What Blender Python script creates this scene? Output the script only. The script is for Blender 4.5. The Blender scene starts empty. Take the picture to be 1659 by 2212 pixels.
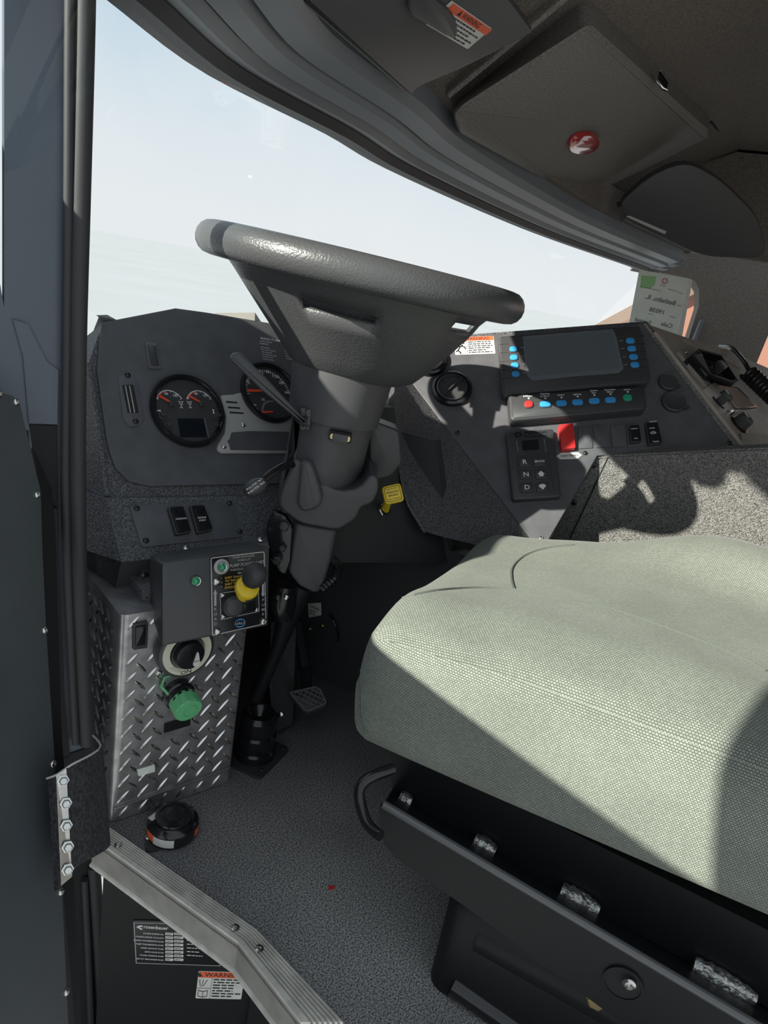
import bpy, bmesh, math, random
from mathutils import Vector, Matrix
random.seed(7)
SC = bpy.context.scene
COL = SC.collection
# ------------------------------------------------------------------ camera
FPX, CXP, CYP, CAMZ = 1534.0, 829.5, 1106.0, 0.86
_y, _p, _r = math.radians(69), math.radians(-18.5), math.radians(10)
CF = Vector((math.sin(_y)*math.cos(_p), math.cos(_y)*math.cos(_p), math.sin(_p)))
_R0 = Vector((math.cos(_y), -math.sin(_y), 0)); _U0 = _R0.cross(CF)
CR = _R0*math.cos(_r) + _U0*math.sin(_r); CU = _U0*math.cos(_r) - _R0*math.sin(_r)
CO = Vector((0, 0, CAMZ))
cd = bpy.data.cameras.new('camera'); cam = bpy.data.objects.new('camera', cd); COL.objects.link(cam)
cd.sensor_fit = 'HORIZONTAL'; cd.sensor_width = 36; cd.lens = FPX*36/1659; cd.clip_start = 0.02
cam.matrix_world = Matrix(((CR.x, CU.x, -CF.x, CO.x), (CR.y, CU.y, -CF.y, CO.y), (CR.z, CU.z, -CF.z, CO.z), (0, 0, 0, 1)))
SC.camera = cam
# ------------------------------------------------------------------ world, sun, exposure
w = bpy.data.worlds.new('sky'); SC.world = w; w.use_nodes = True
nt = w.node_tree; bg = nt.nodes['Background']
tc = nt.nodes.new('ShaderNodeTexCoord'); ns = nt.nodes.new('ShaderNodeTexNoise')
ns.inputs['Scale'].default_value = 2.2; ns.inputs['Detail'].default_value = 4; ns.inputs['Roughness'].default_value = .5
rp = nt.nodes.new('ShaderNodeValToRGB')
rp.color_ramp.elements[0].position = .38; rp.color_ramp.elements[0].color = (.53, .67, .78, 1)
rp.color_ramp.elements[1].position = .68; rp.color_ramp.elements[1].color = (.80, .84, .87, 1)
nt.links.new(tc.outputs['Generated'], ns.inputs['Vector']); nt.links.new(ns.outputs['Fac'], rp.inputs['Fac'])
sx = nt.nodes.new('ShaderNodeSeparateXYZ'); mr = nt.nodes.new('ShaderNodeMapRange'); mr.inputs[1].default_value = .28; mr.inputs[2].default_value = .0; mr.interpolation_type = 'SMOOTHSTEP'
mxw = nt.nodes.new('ShaderNodeMix'); mxw.data_type = 'RGBA'; mxw.inputs[7].default_value = (.83, .85, .86, 1)
nt.links.new(tc.outputs['Generated'], sx.inputs[0]); nt.links.new(sx.outputs[2], mr.inputs[0]); nt.links.new(mr.outputs[0], mxw.inputs[0]); nt.links.new(rp.outputs['Color'], mxw.inputs[6])
nt.links.new(mxw.outputs[2], bg.inputs['Color']); bg.inputs['Strength'].default_value = 1.05
SUN = Vector((.7817, -.4513, -.4305)).normalized()
sl = bpy.data.lights.new('sun', 'SUN'); sl.energy = 11.5; sl.angle = math.radians(.6); sl.color = (1, .93, .80)
so = bpy.data.objects.new('sun', sl); COL.objects.link(so); so.rotation_euler = SUN.to_track_quat('-Z', 'Y').to_euler()
SC.view_settings.view_transform = 'Standard'; SC.view_settings.look = 'None'
SC.view_settings.gamma = 1; SC.view_settings.use_curve_mapping = False; SC.view_settings.exposure = 0.0
# ------------------------------------------------------------------ pixel helpers
def ray(x, y): return CF + CR*((x-CXP)/FPX) - CU*((y-CYP)/FPX)
def P(x, y, d): return CO + ray(x, y)*d
def PZ(x, y, z): r = ray(x, y); return CO + r*((z-CAMZ)/r.z)
def PX(x, y, X): r = ray(x, y); return CO + r*(X/r.x)
def PPL(x, y, o, n): r = ray(x, y); return CO + r*((o-CO).dot(n)/r.dot(n))
def camv(x, y, z): return (CR*x - CU*y + CF*z).normalized()
class Fr:
    """a flat frame: x right, y up, z out of the surface towards the cab"""
    def __init__(s, o, u, n): s.o = o; s.n = n.normalized(); s.u = (u - s.n*u.dot(s.n)).normalized(); s.w = s.n.cross(s.u)
    @property
    def M(s): return Matrix(((s.u.x, s.w.x, s.n.x, s.o.x), (s.u.y, s.w.y, s.n.y, s.o.y), (s.u.z, s.w.z, s.n.z, s.o.z), (0, 0, 0, 1)))
    def pt(s, x, y, off=0): return PPL(x, y, s.o + s.n*off, s.n)
    def loc(s, x, y, off=0): d = s.pt(x, y, off) - s.o; return (d.dot(s.u), d.dot(s.w))
    def poly(s, pts, off=0): return [s.loc(x, y, off) for x, y in pts]
    def at(s, x, y, off=0, to=None):
        o = s.pt(x, y, off); u = s.u
        if to: u = s.pt(to[0], to[1], off) - o
        return Fr(o, u, s.n)
    def shift(s, off): return Fr(s.o + s.n*off, s.u, s.n)
    def W(s, a, b, c=0): return s.o + s.u*a + s.w*b + s.n*c
def frame_hv(o, h, v):
    n = h.cross(v)
    if n.dot(CO-o) < 0: n = -n
    return Fr(o, h, n)
# ------------------------------------------------------------------ materials
MATS = {}
def mat(name, col, rough=.5, metal=0., var=None, bump=None, spec=.5, emit=0, coat=0, alpha=None, trans=0):
    if name in MATS: return MATS[name]
    m = bpy.data.materials.new(name); m.use_nodes = True; t = m.node_tree; b = t.nodes['Principled BSDF']
    b.inputs['Base Color'].default_value = (*col, 1); b.inputs['Roughness'].default_value = rough
    b.inputs['Metallic'].default_value = metal; b.inputs['Specular IOR Level'].default_value = spec
    b.inputs['Coat Weight'].default_value = coat
    if trans: b.inputs['Transmission Weight'].default_value = trans
    if emit: b.inputs['Emission Color'].default_value = (*col, 1); b.inputs['Emission Strength'].default_value = emit
    if var or bump:
        c = t.nodes.new('ShaderNodeTexCoord')
    if var:                                   # (scale, lo, hi [, dark colour]) mottling
        n = t.nodes.new('ShaderNodeTexNoise'); n.inputs['Scale'].default_value = var[0]; n.inputs['Detail'].default_value = 3
        r = t.nodes.new('ShaderNodeValToRGB'); e = r.color_ramp.elements
        e[0].position = .36; e[1].position = .66
        e[0].color = (*[k*var[1] for k in col], 1); e[1].color = (*[k*var[2] for k in col], 1)
        t.links.new(c.outputs['Object'], n.inputs['Vector']); t.links.new(n.outputs['Fac'], r.inputs['Fac']); t.links.new(r.outputs['Color'], b.inputs['Base Color'])
    if bump:                                  # (scale, strength, distance)
        n = t.nodes.new('ShaderNodeTexNoise'); n.inputs['Scale'].default_value = bump[0]; n.inputs['Detail'].default_value = 2
        k = t.nodes.new('ShaderNodeBump'); k.inputs['Strength'].default_value = bump[1]; k.inputs['Distance'].default_value = bump[2]
        t.links.new(c.outputs['Object'], n.inputs['Vector']); t.links.new(n.outputs['Fac'], k.inputs['Height']); t.links.new(k.outputs['Normal'], b.inputs['Normal'])
    MATS[name] = m; return m
liner = mat('textured_black_liner', (.080, .080, .086), .55, var=(420, .35, 1.9), bump=(420, .9, .0015))
linerg = mat('glittering_liner', (.135, .130, .122), .42, var=(520, .30, 2.2), bump=(520, 1., .002))
panelm = mat('matte_black_panel', (.088, .088, .096), .55, var=(30, .9, 1.12), bump=(900, .08, .0003))
plast = mat('black_plastic', (.046, .046, .049), .42, bump=(700, .12, .0003))
plast2 = mat('column_plastic', (.062, .062, .066), .5, bump=(600, .22, .0004))
gloss = mat('gloss_black', (.012, .012, .014), .18)
rubber = mat('black_rubber', (.034, .034, .037), .6, bump=(300, .1, .0004))
wheelm = mat('wheel_leather_grain', (.066, .067, .070), .36, bump=(330, .55, .0012))
steelb = mat('black_powder_steel', (.013, .014, .015), .42, bump=(500, .12, .0004), spec=.22)
dark = mat('dark_recess', (.012, .012, .013), .8)
frontw = mat('firewall_black', (.030, .032, .034), .7, bump=(150, .25, .001))
alu = mat('aluminium', (.58, .56, .53), .38, 1., var=(60, .85, 1.1))
sill_m = mat('anodised_sill', (.74, .71, .65), .45, .1, var=(45, .8, 1.1), bump=(300, .06, .0003))
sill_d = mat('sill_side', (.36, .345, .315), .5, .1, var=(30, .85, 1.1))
chrome = mat('zinc_screw', (.62, .61, .58), .22, 1.)
blackscrew = mat('black_screw', (.045, .045, .048), .25, .6)
brass = mat('brass', (.52, .42, .22), .35, 1.)
tread = mat('tread_plate', (.44, .425, .43), .30, .75, var=(38, .72, 1.1), bump=(25, .12, .002))
lugm = mat('tread_lug', (.62, .61, .60), .24, 1.)
silver = mat('silver_trim', (.50, .49, .47), .42, .35)
white = mat('white_print', (.72, .72, .72), .6)
grayp = mat('grey_print', (.36, .36, .37), .6)
labelw = mat('label_white', (.62, .62, .59), .5, var=(80, .93, 1.04))
orange = mat('warning_orange', (.78, .12, .045), .5)
blackp = mat('black_print', (.02, .02, .02), .6)
redn = mat('needle_red', (.80, .075, .03), .4)
red = mat('switch_red', (.62, .035, .035), .38)
blue = mat('button_blue', (.045, .30, .68), .35)
green = mat('button_green', (.02, .32, .20), .35)
greencap = mat('cap_green', (.14, .48, .22), .45)
yellow = mat('knob_yellow', (.80, .56, .02), .35)
yprint = mat('yellow_print', (.70, .42, .04), .6)
cream = mat('cream_ring', (.62, .63, .49), .5)
blueprint = mat('blue_print', (.03, .27, .70), .5)
redlens = mat('red_lens', (.42, .03, .03), .12, coat=.6)
greenlens = mat('green_lens', (.01, .30, .12), .12, coat=.6)
webm = mat('woven_strap', (.040, .040, .044), .8, var=(260, .5, 1.7), bump=(260, .8, .0012))
headl = mat('headliner', (.15, .132, .115), .8, var=(220, .75, 1.3), bump=(400, .4, .001))
headb = mat('hazy_header_trim', (.15, .165, .185), .45, bump=(80, .1, .001))  # lightened towards blue to paint in the flare haze
consm = mat('console_vinyl', (.17, .158, .147), .7, var=(330, .72, 1.35), bump=(420, .5, .0012))
doorp = mat('door_panel_grey', (.075, .086, .096), .42, var=(9, .92, 1.08))
doorf = mat('hazy_frame_paint', (.09, .108, .135), .45)  # blue lift in this colour stands in for lens haze
weld = mat('weld_bead', (.42, .41, .39), .36, .9, var=(160, .5, 1.3), bump=(140, 1., .003))
ground_m = mat('concrete_ground', (.335, .355, .375), .9, var=(.3, .97, 1.03))
paper = mat('paper', (.70, .72, .66), .8, var=(14, .93, 1.05))
brickm = mat('building_wall', (.26, .13, .095), .9)
roofm = mat('building_roof', (.15, .11, .085), .8)
screenm = mat('screen_black', (.010, .012, .016), .08)
film = mat('film', (.10, .115, .13), .12)
def floor_mat():
    m = bpy.data.materials.new('speckled_floor'); m.use_nodes = True; t = m.node_tree; b = t.nodes['Principled BSDF']; N = t.nodes.new; L = t.links.new
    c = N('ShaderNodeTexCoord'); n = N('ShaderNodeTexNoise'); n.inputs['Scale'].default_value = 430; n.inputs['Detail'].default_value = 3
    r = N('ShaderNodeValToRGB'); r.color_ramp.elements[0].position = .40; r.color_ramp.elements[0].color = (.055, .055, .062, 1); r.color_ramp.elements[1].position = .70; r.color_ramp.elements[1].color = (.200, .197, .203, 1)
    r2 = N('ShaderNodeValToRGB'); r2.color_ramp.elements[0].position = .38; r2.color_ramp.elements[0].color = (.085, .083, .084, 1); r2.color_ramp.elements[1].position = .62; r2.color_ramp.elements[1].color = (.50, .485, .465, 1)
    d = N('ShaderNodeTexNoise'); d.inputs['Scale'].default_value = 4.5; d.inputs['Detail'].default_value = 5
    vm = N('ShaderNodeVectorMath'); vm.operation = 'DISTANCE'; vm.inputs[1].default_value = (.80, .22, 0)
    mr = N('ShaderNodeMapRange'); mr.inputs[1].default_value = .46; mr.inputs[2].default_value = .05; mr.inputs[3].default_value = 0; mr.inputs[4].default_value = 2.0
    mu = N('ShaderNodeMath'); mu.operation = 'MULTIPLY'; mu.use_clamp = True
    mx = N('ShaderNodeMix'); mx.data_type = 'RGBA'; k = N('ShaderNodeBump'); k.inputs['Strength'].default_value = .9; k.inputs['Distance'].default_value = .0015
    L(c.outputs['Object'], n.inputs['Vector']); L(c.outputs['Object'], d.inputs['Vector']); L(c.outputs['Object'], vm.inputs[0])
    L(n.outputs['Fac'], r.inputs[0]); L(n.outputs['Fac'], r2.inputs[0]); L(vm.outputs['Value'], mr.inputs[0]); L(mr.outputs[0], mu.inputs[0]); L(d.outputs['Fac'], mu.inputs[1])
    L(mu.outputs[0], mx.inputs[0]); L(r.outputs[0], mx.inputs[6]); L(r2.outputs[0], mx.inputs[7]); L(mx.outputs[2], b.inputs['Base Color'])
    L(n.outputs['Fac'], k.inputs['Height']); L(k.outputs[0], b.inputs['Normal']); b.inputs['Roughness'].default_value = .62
    return m
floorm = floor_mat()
def fabric_mat():
    m = bpy.data.materials.new('seat_fabric'); m.use_nodes = True; t = m.node_tree; b = t.nodes['Principled BSDF']; N = t.nodes.new; L = t.links.new
    uv = N('ShaderNodeUVMap'); uv.uv_map = 'UVMap'; br = N('ShaderNodeTexBrick')
    br.inputs['Scale'].default_value = 1; br.inputs['Brick Width'].default_value = .0034; br.inputs['Row Height'].default_value = .0024; br.inputs['Mortar Size'].default_value = .00045; br.inputs['Mortar Smooth'].default_value = .6
    br.inputs['Color1'].default_value = (.285, .30, .255, 1); br.inputs['Color2'].default_value = (.215, .232, .195, 1); br.inputs['Mortar'].default_value = (.085, .10, .085, 1)
    n = N('ShaderNodeTexNoise'); n.inputs['Scale'].default_value = 9; n.inputs['Detail'].default_value = 4
    r = N('ShaderNodeValToRGB'); r.color_ramp.elements[0].position = .3; r.color_ramp.elements[0].color = (.86, .86, .86, 1); r.color_ramp.elements[1].position = .7; r.color_ramp.elements[1].color = (1.08, 1.08, 1.08, 1)
    mx = N('ShaderNodeMix'); mx.data_type = 'RGBA'; mx.blend_type = 'MULTIPLY'; mx.inputs[0].default_value = 1
    k = N('ShaderNodeBump'); k.inputs['Strength'].default_value = .7; k.inputs['Distance'].default_value = .0012; k.invert = True
    L(uv.outputs[0], br.inputs['Vector']); L(uv.outputs[0], n.inputs['Vector']); L(n.outputs['Fac'], r.inputs[0]); L(br.outputs['Color'], mx.inputs[6]); L(r.outputs[0], mx.inputs[7]); L(mx.outputs[2], b.inputs['Base Color'])
    L(br.outputs['Fac'], k.inputs['Height']); L(k.outputs[0], b.inputs['Normal']); b.inputs['Roughness'].default_value = .85; b.inputs['Specular IOR Level'].default_value = .25
    b.inputs['Sheen Weight'].default_value = .15
    return m
fabric = fabric_mat()
def glass_mat():
    m = bpy.data.materials.new('windshield_glass'); m.use_nodes = True; t = m.node_tree; t.nodes.clear(); N = t.nodes.new; L = t.links.new
    o = N('ShaderNodeOutputMaterial'); tr = N('ShaderNodeBsdfTransparent'); tr.inputs[0].default_value = (.94, .97, .98, 1); g = N('ShaderNodeBsdfGlossy'); g.inputs['Roughness'].default_value = .01
    mx = N('ShaderNodeMixShader'); mx.inputs[0].default_value = .035
    L(tr.outputs[0], mx.inputs[1]); L(g.outputs[0], mx.inputs[2]); L(mx.outputs[0], o.inputs[0]); return m
glassm = glass_mat()
# ------------------------------------------------------------------ mesh builder
_tc = {}
def glyphs(s, res=2):
    if s not in _tc:
        c = bpy.data.curves.new('t', 'FONT'); c.body = s; c.size = 1; c.resolution_u = res; c.offset = .012
        o = bpy.data.objects.new('t', c); me = bpy.data.meshes.new_from_object(o)
        _tc[s] = ([tuple(v.co) for v in me.vertices], [tuple(p.vertices) for p in me.polygons])
        bpy.data.objects.remove(o); bpy.data.curves.remove(c); bpy.data.meshes.remove(me)
    return _tc[s]
def offset_poly(p, d):
    n = len(p); out = []
    area = sum(p[i][0]*p[(i+1) % n][1]-p[(i+1) % n][0]*p[i][1] for i in range(n)); sg = 1 if area > 0 else -1
    for i in range(n):
        a, b, c = Vector(p[i-1]), Vector(p[i]), Vector(p[(i+1) % n])
        e1 = (b-a); e2 = (c-b)
        if e1.length < 1e-9 or e2.length < 1e-9: out.append((b.x, b.y)); continue
        e1.normalize(); e2.normalize(); n1 = Vector((-e1.y, e1.x))*sg; n2 = Vector((-e2.y, e2.x))*sg
        m = n1+n2
        if m.length < 1e-6: m = n1
        m.normalize(); k = d/max(.35, m.dot(n1)); out.append((b.x+m.x*k, b.y+m.y*k))
    return out
def rpoly(pts, r, seg=4):
    n = len(pts); out = []
    rr = r if isinstance(r, (list, tuple)) else [r]*n
    for i in range(n):
        a, b, c = Vector(pts[i-1]), Vector(pts[i]), Vector(pts[(i+1) % n]); R_ = rr[i]
        if R_ <= 0: out.append((b.x, b.y)); continue
        d1 = (a-b); d2 = (c-b); R_ = min(R_, d1.length*.49, d2.length*.49); d1.normalize(); d2.normalize()
        p0 = b+d1*R_; p2 = b+d2*R_
        for k in range(seg+1):
            t = k/seg; q = p0*(1-t)**2 + b*2*t*(1-t) + p2*t*t; out.append((q.x, q.y))
    return out
def rect(cx, cy, w_, h_): return [(cx-w_/2, cy-h_/2), (cx+w_/2, cy-h_/2), (cx+w_/2, cy+h_/2), (cx-w_/2, cy+h_/2)]
def circ(cx, cy, r, n=24, ry=None): return [(cx+r*math.cos(2*math.pi*i/n), cy+(ry or r)*math.sin(2*math.pi*i/n)) for i in range(n)]
class MB:
    def __init__(s): s.v = []; s.f = []
    def add(s, vs, fs):
        o = len(s.v); s.v += [tuple(v) for v in vs]; s.f += [tuple(i+o for i in f) for f in fs]; return s
    def rings(s, rs, cap0=True, cap1=True, closed=True):
        o = len(s.v); n = len(rs[0])
        for r in rs: s.v += [tuple(q) for q in r]
        for i in range(len(rs)-1):
            for j in range(n if closed else n-1):
                a = o+i*n+j; b = o+i*n+(j+1) % n; s.f.append((a, b, b+n, a+n))
        if cap0: s.f.append(tuple(o+j for j in reversed(range(n))))
        if cap1: s.f.append(tuple(o+(len(rs)-1)*n+j for j in range(n)))
        return s
    def prism(s, poly, z0, z1, bev=0):
        n = len(poly)
        if sum(poly[i][0]*poly[(i+1) % n][1]-poly[(i+1) % n][0]*poly[i][1] for i in range(n)) < 0: poly = list(reversed(poly))
        rs = [[(x, y, z0) for x, y in poly]]
        if bev:
            rs.append([(x, y, z1-bev) for x, y in poly]); rs.append([(x, y, z1-bev*.3) for x, y in offset_poly(poly, bev*.3)]); rs.append([(x, y, z1) for x, y in offset_poly(poly, bev)])
        else: rs.append([(x, y, z1) for x, y in poly])
        return s.rings(rs)
    def plate(s, cx, cy, w_, h_, z0, z1, r=.002, bev=0, seg=4): return s.prism(rpoly(rect(cx, cy, w_, h_), r, seg), z0, z1, bev)
    def ringplate(s, outer, inner, z0, z1):
        n = len(outer); o = len(s.v)
        for z in (z0, z1):
            s.v += [(x, y, z) for x, y in outer]; s.v += [(x, y, z) for x, y in inner]
        for j in range(n):
            k = (j+1) % n; A = o; B = o+n; C = o+2*n; D = o+3*n
            s.f += [(C+j, C+k, D+k, D+j), (A+k, A+j, B+j, B+k), (A+j, A+k, C+k, C+j), (B+k, B+j, D+j, D+k)]
        return s
    def lathe(s, prof, cx=0, cy=0, z=0, n=24, M=None, cap0=True, cap1=True):
        rs = [[(cx+r*math.cos(2*math.pi*i/n), cy+r*math.sin(2*math.pi*i/n), z+h) for i in range(n)] for r, h in prof]
        if M: rs = [[tuple(M @ Vector(q)) for q in r] for r in rs]
        return s.rings(rs, cap0, cap1)
    def tube(s, pts, r, n=10, caps=True, flat=None):
        pts = [Vector(p) for p in pts]; rs = []; R_ = r if isinstance(r, (list, tuple)) else [r]*len(pts); pu = None
        for i, p in enumerate(pts):
            d = (pts[min(i+1, len(pts)-1)]-pts[max(i-1, 0)]).normalized()
            if pu is None: u = d.orthogonal().normalized()
            else: u = (pu - d*pu.dot(d)); u = u.normalized() if u.length > 1e-6 else d.orthogonal().normalized()
            pu = u; v = d.cross(u); rs.append([p+(u*math.cos(2*math.pi*k/n)+v*math.sin(2*math.pi*k/n)*(flat or 1))*R_[i] for k in range(n)])
        return s.rings(rs, caps, caps)
    def box(s, a, b, bev=0):
        (x0, y0, z0), (x1, y1, z1) = a, b
        return s.prism([(x0, y0), (x1, y0), (x1, y1), (x0, y1)], z0, z1, bev)
    def hexa(s, b4, t4): return s.rings([b4, t4])
    def text(s, st, x, y, z, size, align='L', rot=0, sx=1., width=None):
        vs, fs = glyphs(st)
        if not vs: return s
        x0 = min(v[0] for v in vs); x1 = max(v[0] for v in vs)
        if width: sx = width/((x1-x0)*size)
        k = {'L': x0, 'C': (x0+x1)/2, 'R': x1}[align]; c, sn = math.cos(rot), math.sin(rot); out = []
        for v in vs:
            a = (v[0]-k)*size*sx; b = v[1]*size; out.append((x+a*c-b*sn, y+a*sn+b*c, z+v[2]))
        return s.add(out, fs)
    def bars(s, x, y, z, w_, n, pitch, h_, jit=.25, rnd=random):
        for i in range(n):
            ww = w_*(1-jit*rnd.random()); xx = x
            while xx < x+ww:
                l = min(x+ww-xx, h_*(1.5+3.5*rnd.random())); s.add([(xx, y-i*pitch, z), (xx+l, y-i*pitch, z), (xx+l, y-i*pitch+h_, z), (xx, y-i*pitch+h_, z)], [(0, 1, 2, 3)]); xx += l+h_*.8
        return s
    def build(s, name, m, parent=None, smooth=35, M=None, world=False, fix=True):
        me = bpy.data.meshes.new(name); vs = s.v
        if world and parent is not None:
            I = MW[parent.name].inverted(); vs = [tuple(I @ Vector(v)) for v in vs]
        me.from_pydata(vs, [], s.f)
        if fix:
            bm = bmesh.new(); bm.from_mesh(me); bmesh.ops.recalc_face_normals(bm, faces=bm.faces); bm.to_mesh(me); bm.free()
        me.materials.append(m)
        if smooth:
            me.polygons.foreach_set('use_smooth', [True]*len(me.polygons)); me.set_sharp_from_angle(angle=math.radians(smooth))
        o = bpy.data.objects.new(name, me); COL.objects.link(o)
        if parent is not None:
            o.parent = parent; L_ = M or Matrix.Identity(4); o.matrix_local = L_; MW[o.name] = MW[parent.name] @ L_
        else:
            if M: o.matrix_world = M
            MW[o.name] = M or Matrix.Identity(4)
        if 'lettering' in name: o['kind'] = 'stuff'
        return o
MW = {}
def tag(o, label, cat, group=None):
    o['label'] = label; o['category'] = cat
    if group: o['group'] = group
    return o
def thing(name, label, cat, M=None, group=None):
    o = bpy.data.objects.new(name, None); o.empty_display_size = .02; COL.objects.link(o)
    if isinstance(M, Fr): M = M.M
    if isinstance(M, Vector): M = Matrix.Translation(M)
    M = M or Matrix.Identity(4); o.matrix_world = M; MW[o.name] = M
    return tag(o, label, cat, group)
def struct(o): o['kind'] = 'structure'; return o
def inst(src, parent, M, name=None):
    o = bpy.data.objects.new(name or src.name.split('.')[0], src.data); COL.objects.link(o); o.parent = parent; o.matrix_local = M; MW[o.name] = MW[parent.name] @ M; return o
T = Matrix.Translation
def screw_at(parent, x, y, z, r, m, name='screw'):
    b = MB(); b.lathe([(r, 0), (r, r*.25), (r*.75, r*.6), (r*.42, r*.72), (r*.38, r*.45)], 0, 0, 0, 12)
    return b.build(name, m, parent, M=T((x, y, z)))
WINDOWS = [(-114, -78, 2, 4), (-42, -18, 1, 3), (-16, 82, 0, 9), (100, 165, 0, 8)]
SEAT = dict(bol=.012, mid=.010, fall=.014)
PEDZ = .15
# ================================================================== frames of the cab's surfaces
fG = frame_hv(P(403, 890, 1.17), camv(1.175, -.083, 1), camv(.227, 1, -.183))          # gauge panel
fI = frame_hv(fG.pt(400, 1070), camv(1.175, -.083, 1), camv(.27, 1, -.35))             # lower dash slope
fR = frame_hv(P(1240, 780, 1.52), camv(1, -.052, 0), camv(.006, 1, -.45))              # panel by the engine cover
_o = PZ(237, 1780, 0); fD = Fr(_o, PZ(497, 1690, 0)-_o, (PZ(497, 1690, 0)-_o).cross(Vector((0, 0, 1))))   # tread plate box
fP = frame_hv(P(515, 1285, 1.02), camv(1.576, -.137, 1), camv(.0075, 1, .125))         # pump shift plate
_n = Vector((0, -.61, -.79)).normalized(); fC = Fr(P(985, 260, 1.2), Vector((1, -.1, 0)), _n)           # overhead console underside
_pr = fR.pt(1300, 981); fL = frame_hv(_pr, Vector((.10, -.995, 0)), Vector((0.06, .03, -1)).normalized())  # access panel
fY = frame_hv(P(830, 1080, 1.27), fG.u, camv(.1, 1, .05))                              # under-dash face with the yellow knob
Zv = Vector((0, 0, 1))
# ------------------------------------------------------------------ outside
g = MB().box((-60, -60, -1.25), (120, 120, -1.15)).build('ground', ground_m, smooth=0); struct(g)
# building beyond the windscreen
bo = P(1400, 690, 16); fB = Fr(bo, Vector((CR.x, CR.y, 0)), -Vector((CF.x, CF.y, 0)))
t = thing('brick_building', 'low brick building with brown eaves seen past the taped paper sheet', 'building', Fr(fB.W(0, -(bo.z+1.15)), fB.u, fB.n))
hgt = bo.z+1.15
MB().prism([(-.62, 0), (9, 0), (9, hgt+3.2), (4.2, hgt+2.6), (2.2, hgt+1.8), (-.62, hgt-.35)], -1.2, 0).build('wall', brickm, t, smooth=0)
MB().prism([(-.85, hgt-.55), (2.2, hgt+1.78), (4.3, hgt+2.6), (4.3, hgt+2.85), (2.1, hgt+2.0), (-.85, hgt-.36)], -1.3, .2).build('roof', roofm, t, smooth=0)
# ------------------------------------------------------------------ floor, walls
def slab(name, pts, z0, z1, m): return MB().prism(pts, z0, z1).build(name, m, smooth=0)
inn = [PZ(258, 1802, .0), PZ(557, 2010, .0), PZ(748, 2212, .0)]
d_ = (inn[2]-inn[1]).normalized(); inn.append(inn[2]+d_*.35)
fl = [(q.x, q.y) for q in inn]; fl = [(inn[0].x-.005, 1.05)] + fl + [(inn[3].x, -1.6), (3.1, -1.6), (3.1, 1.05)]
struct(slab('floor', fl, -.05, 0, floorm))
struct(MB().box((.60, .93, -.05), (3.1, 1.0, .50)).build('wall_front', frontw, smooth=0))
struct(MB().box((-.30, .80, -.9), (.10, 1.3, .72)).build('sun_block_front', doorf, smooth=0)); struct(MB().box((.10, .80, -.9), (.64, 1.3, 1.0)).build('sun_block_corner', doorf, smooth=0))  # unseen blocks added to keep sun off the floor, dash and column
# toe board slope
struct(MB().rings([[(.88, .94, .36), (1.5, .94, .36), (1.5, .72, .0), (.88, .72, .0)], [(.88, .95, .36), (1.5, .95, .36), (1.5, .95, .0), (.88, .95, .0)]]).build('trim_1', frontw, smooth=0))
# back of the cab, right side wall with its window opening, roof
struct(MB().box((.62, -1.62, -.05), (3.15, -1.55, 1.5)).build('wall_back', headl, smooth=0))
RX = 3.12
struct(MB().box((RX, -1.6, -.05), (RX+.05, .62, .62)).build('wall_right', headl, smooth=0))
# ------------------------------------------------------------------ header and ceiling
hp = [(40, -170), (265, 0), (479, 166), (725, 292), (851, 366), (1052, 458), (1200, 518), (1380, 581), (1470, 600)]
hz = [1.06, 1.06, 1.06, 1.06, 1.055, 1.047, 1.04, 1.03, 1.03]
H = [PZ(x, y, z) for (x, y), z in zip(hp, hz)]
H[0] = PZ(120, -115, 1.075); H[7] = PZ(1380, 581, 1.03); H[8] = Vector((3.14, .28, 1.02))
def spline(pts, n):
    out = []
    q = [pts[0]*2-pts[1]]+pts+[pts[-1]*2-pts[-2]]
    for i in range(1, len(q)-2):
        for k in range(n):
            t_ = k/n; a, b, c, d = q[i-1:i+3]
            out.append(.5*((2*b)+(c-a)*t_+(2*a-5*b+4*c-d)*t_*t_+(3*b-a-3*c+d)*t_**3))
    out.append(pts[-1]); return out
HS = spline([h for h in H if h.x < 3.2], 5)
def sweep(prof, close=False):
    rs = []
    for i, p in enumerate(HS):
        d = (HS[min(i+1, len(HS)-1)]-HS[max(i-1, 0)]); d.z = 0; d.normalize(); back = Vector((d.y, -d.x, 0))
        rs.append([p+back*a+Zv*b for a, b in prof])
    return rs
def swept(name, prof, m, parent=None):
    b = MB(); b.rings(sweep(prof), True, True, True); return b.build(name, m, parent, smooth=30)
hd = thing('trim_2', 'curved dark header trim above the windscreen', 'trim', HS[10]); del hd['category']; del hd['label']; struct(hd)
def swp(name, prof, m):
    b = MB(); b.rings(sweep(prof)); return b.build(name, m, hd, smooth=30, world=True)
swp('glass_channel', [(0, 0), (.020, -.002), (.032, .010), (.032, .06), (-.02, .06), (-.02, 0)], rubber)
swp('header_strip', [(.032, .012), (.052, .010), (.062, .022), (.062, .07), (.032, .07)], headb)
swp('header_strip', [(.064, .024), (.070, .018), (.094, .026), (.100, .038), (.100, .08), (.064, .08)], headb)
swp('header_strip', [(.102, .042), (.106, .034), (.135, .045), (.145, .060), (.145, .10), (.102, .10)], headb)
swp('header_cap', [(-.02, .05), (.16, .09), (.16, .16), (-.02, .16)], headl)
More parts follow.
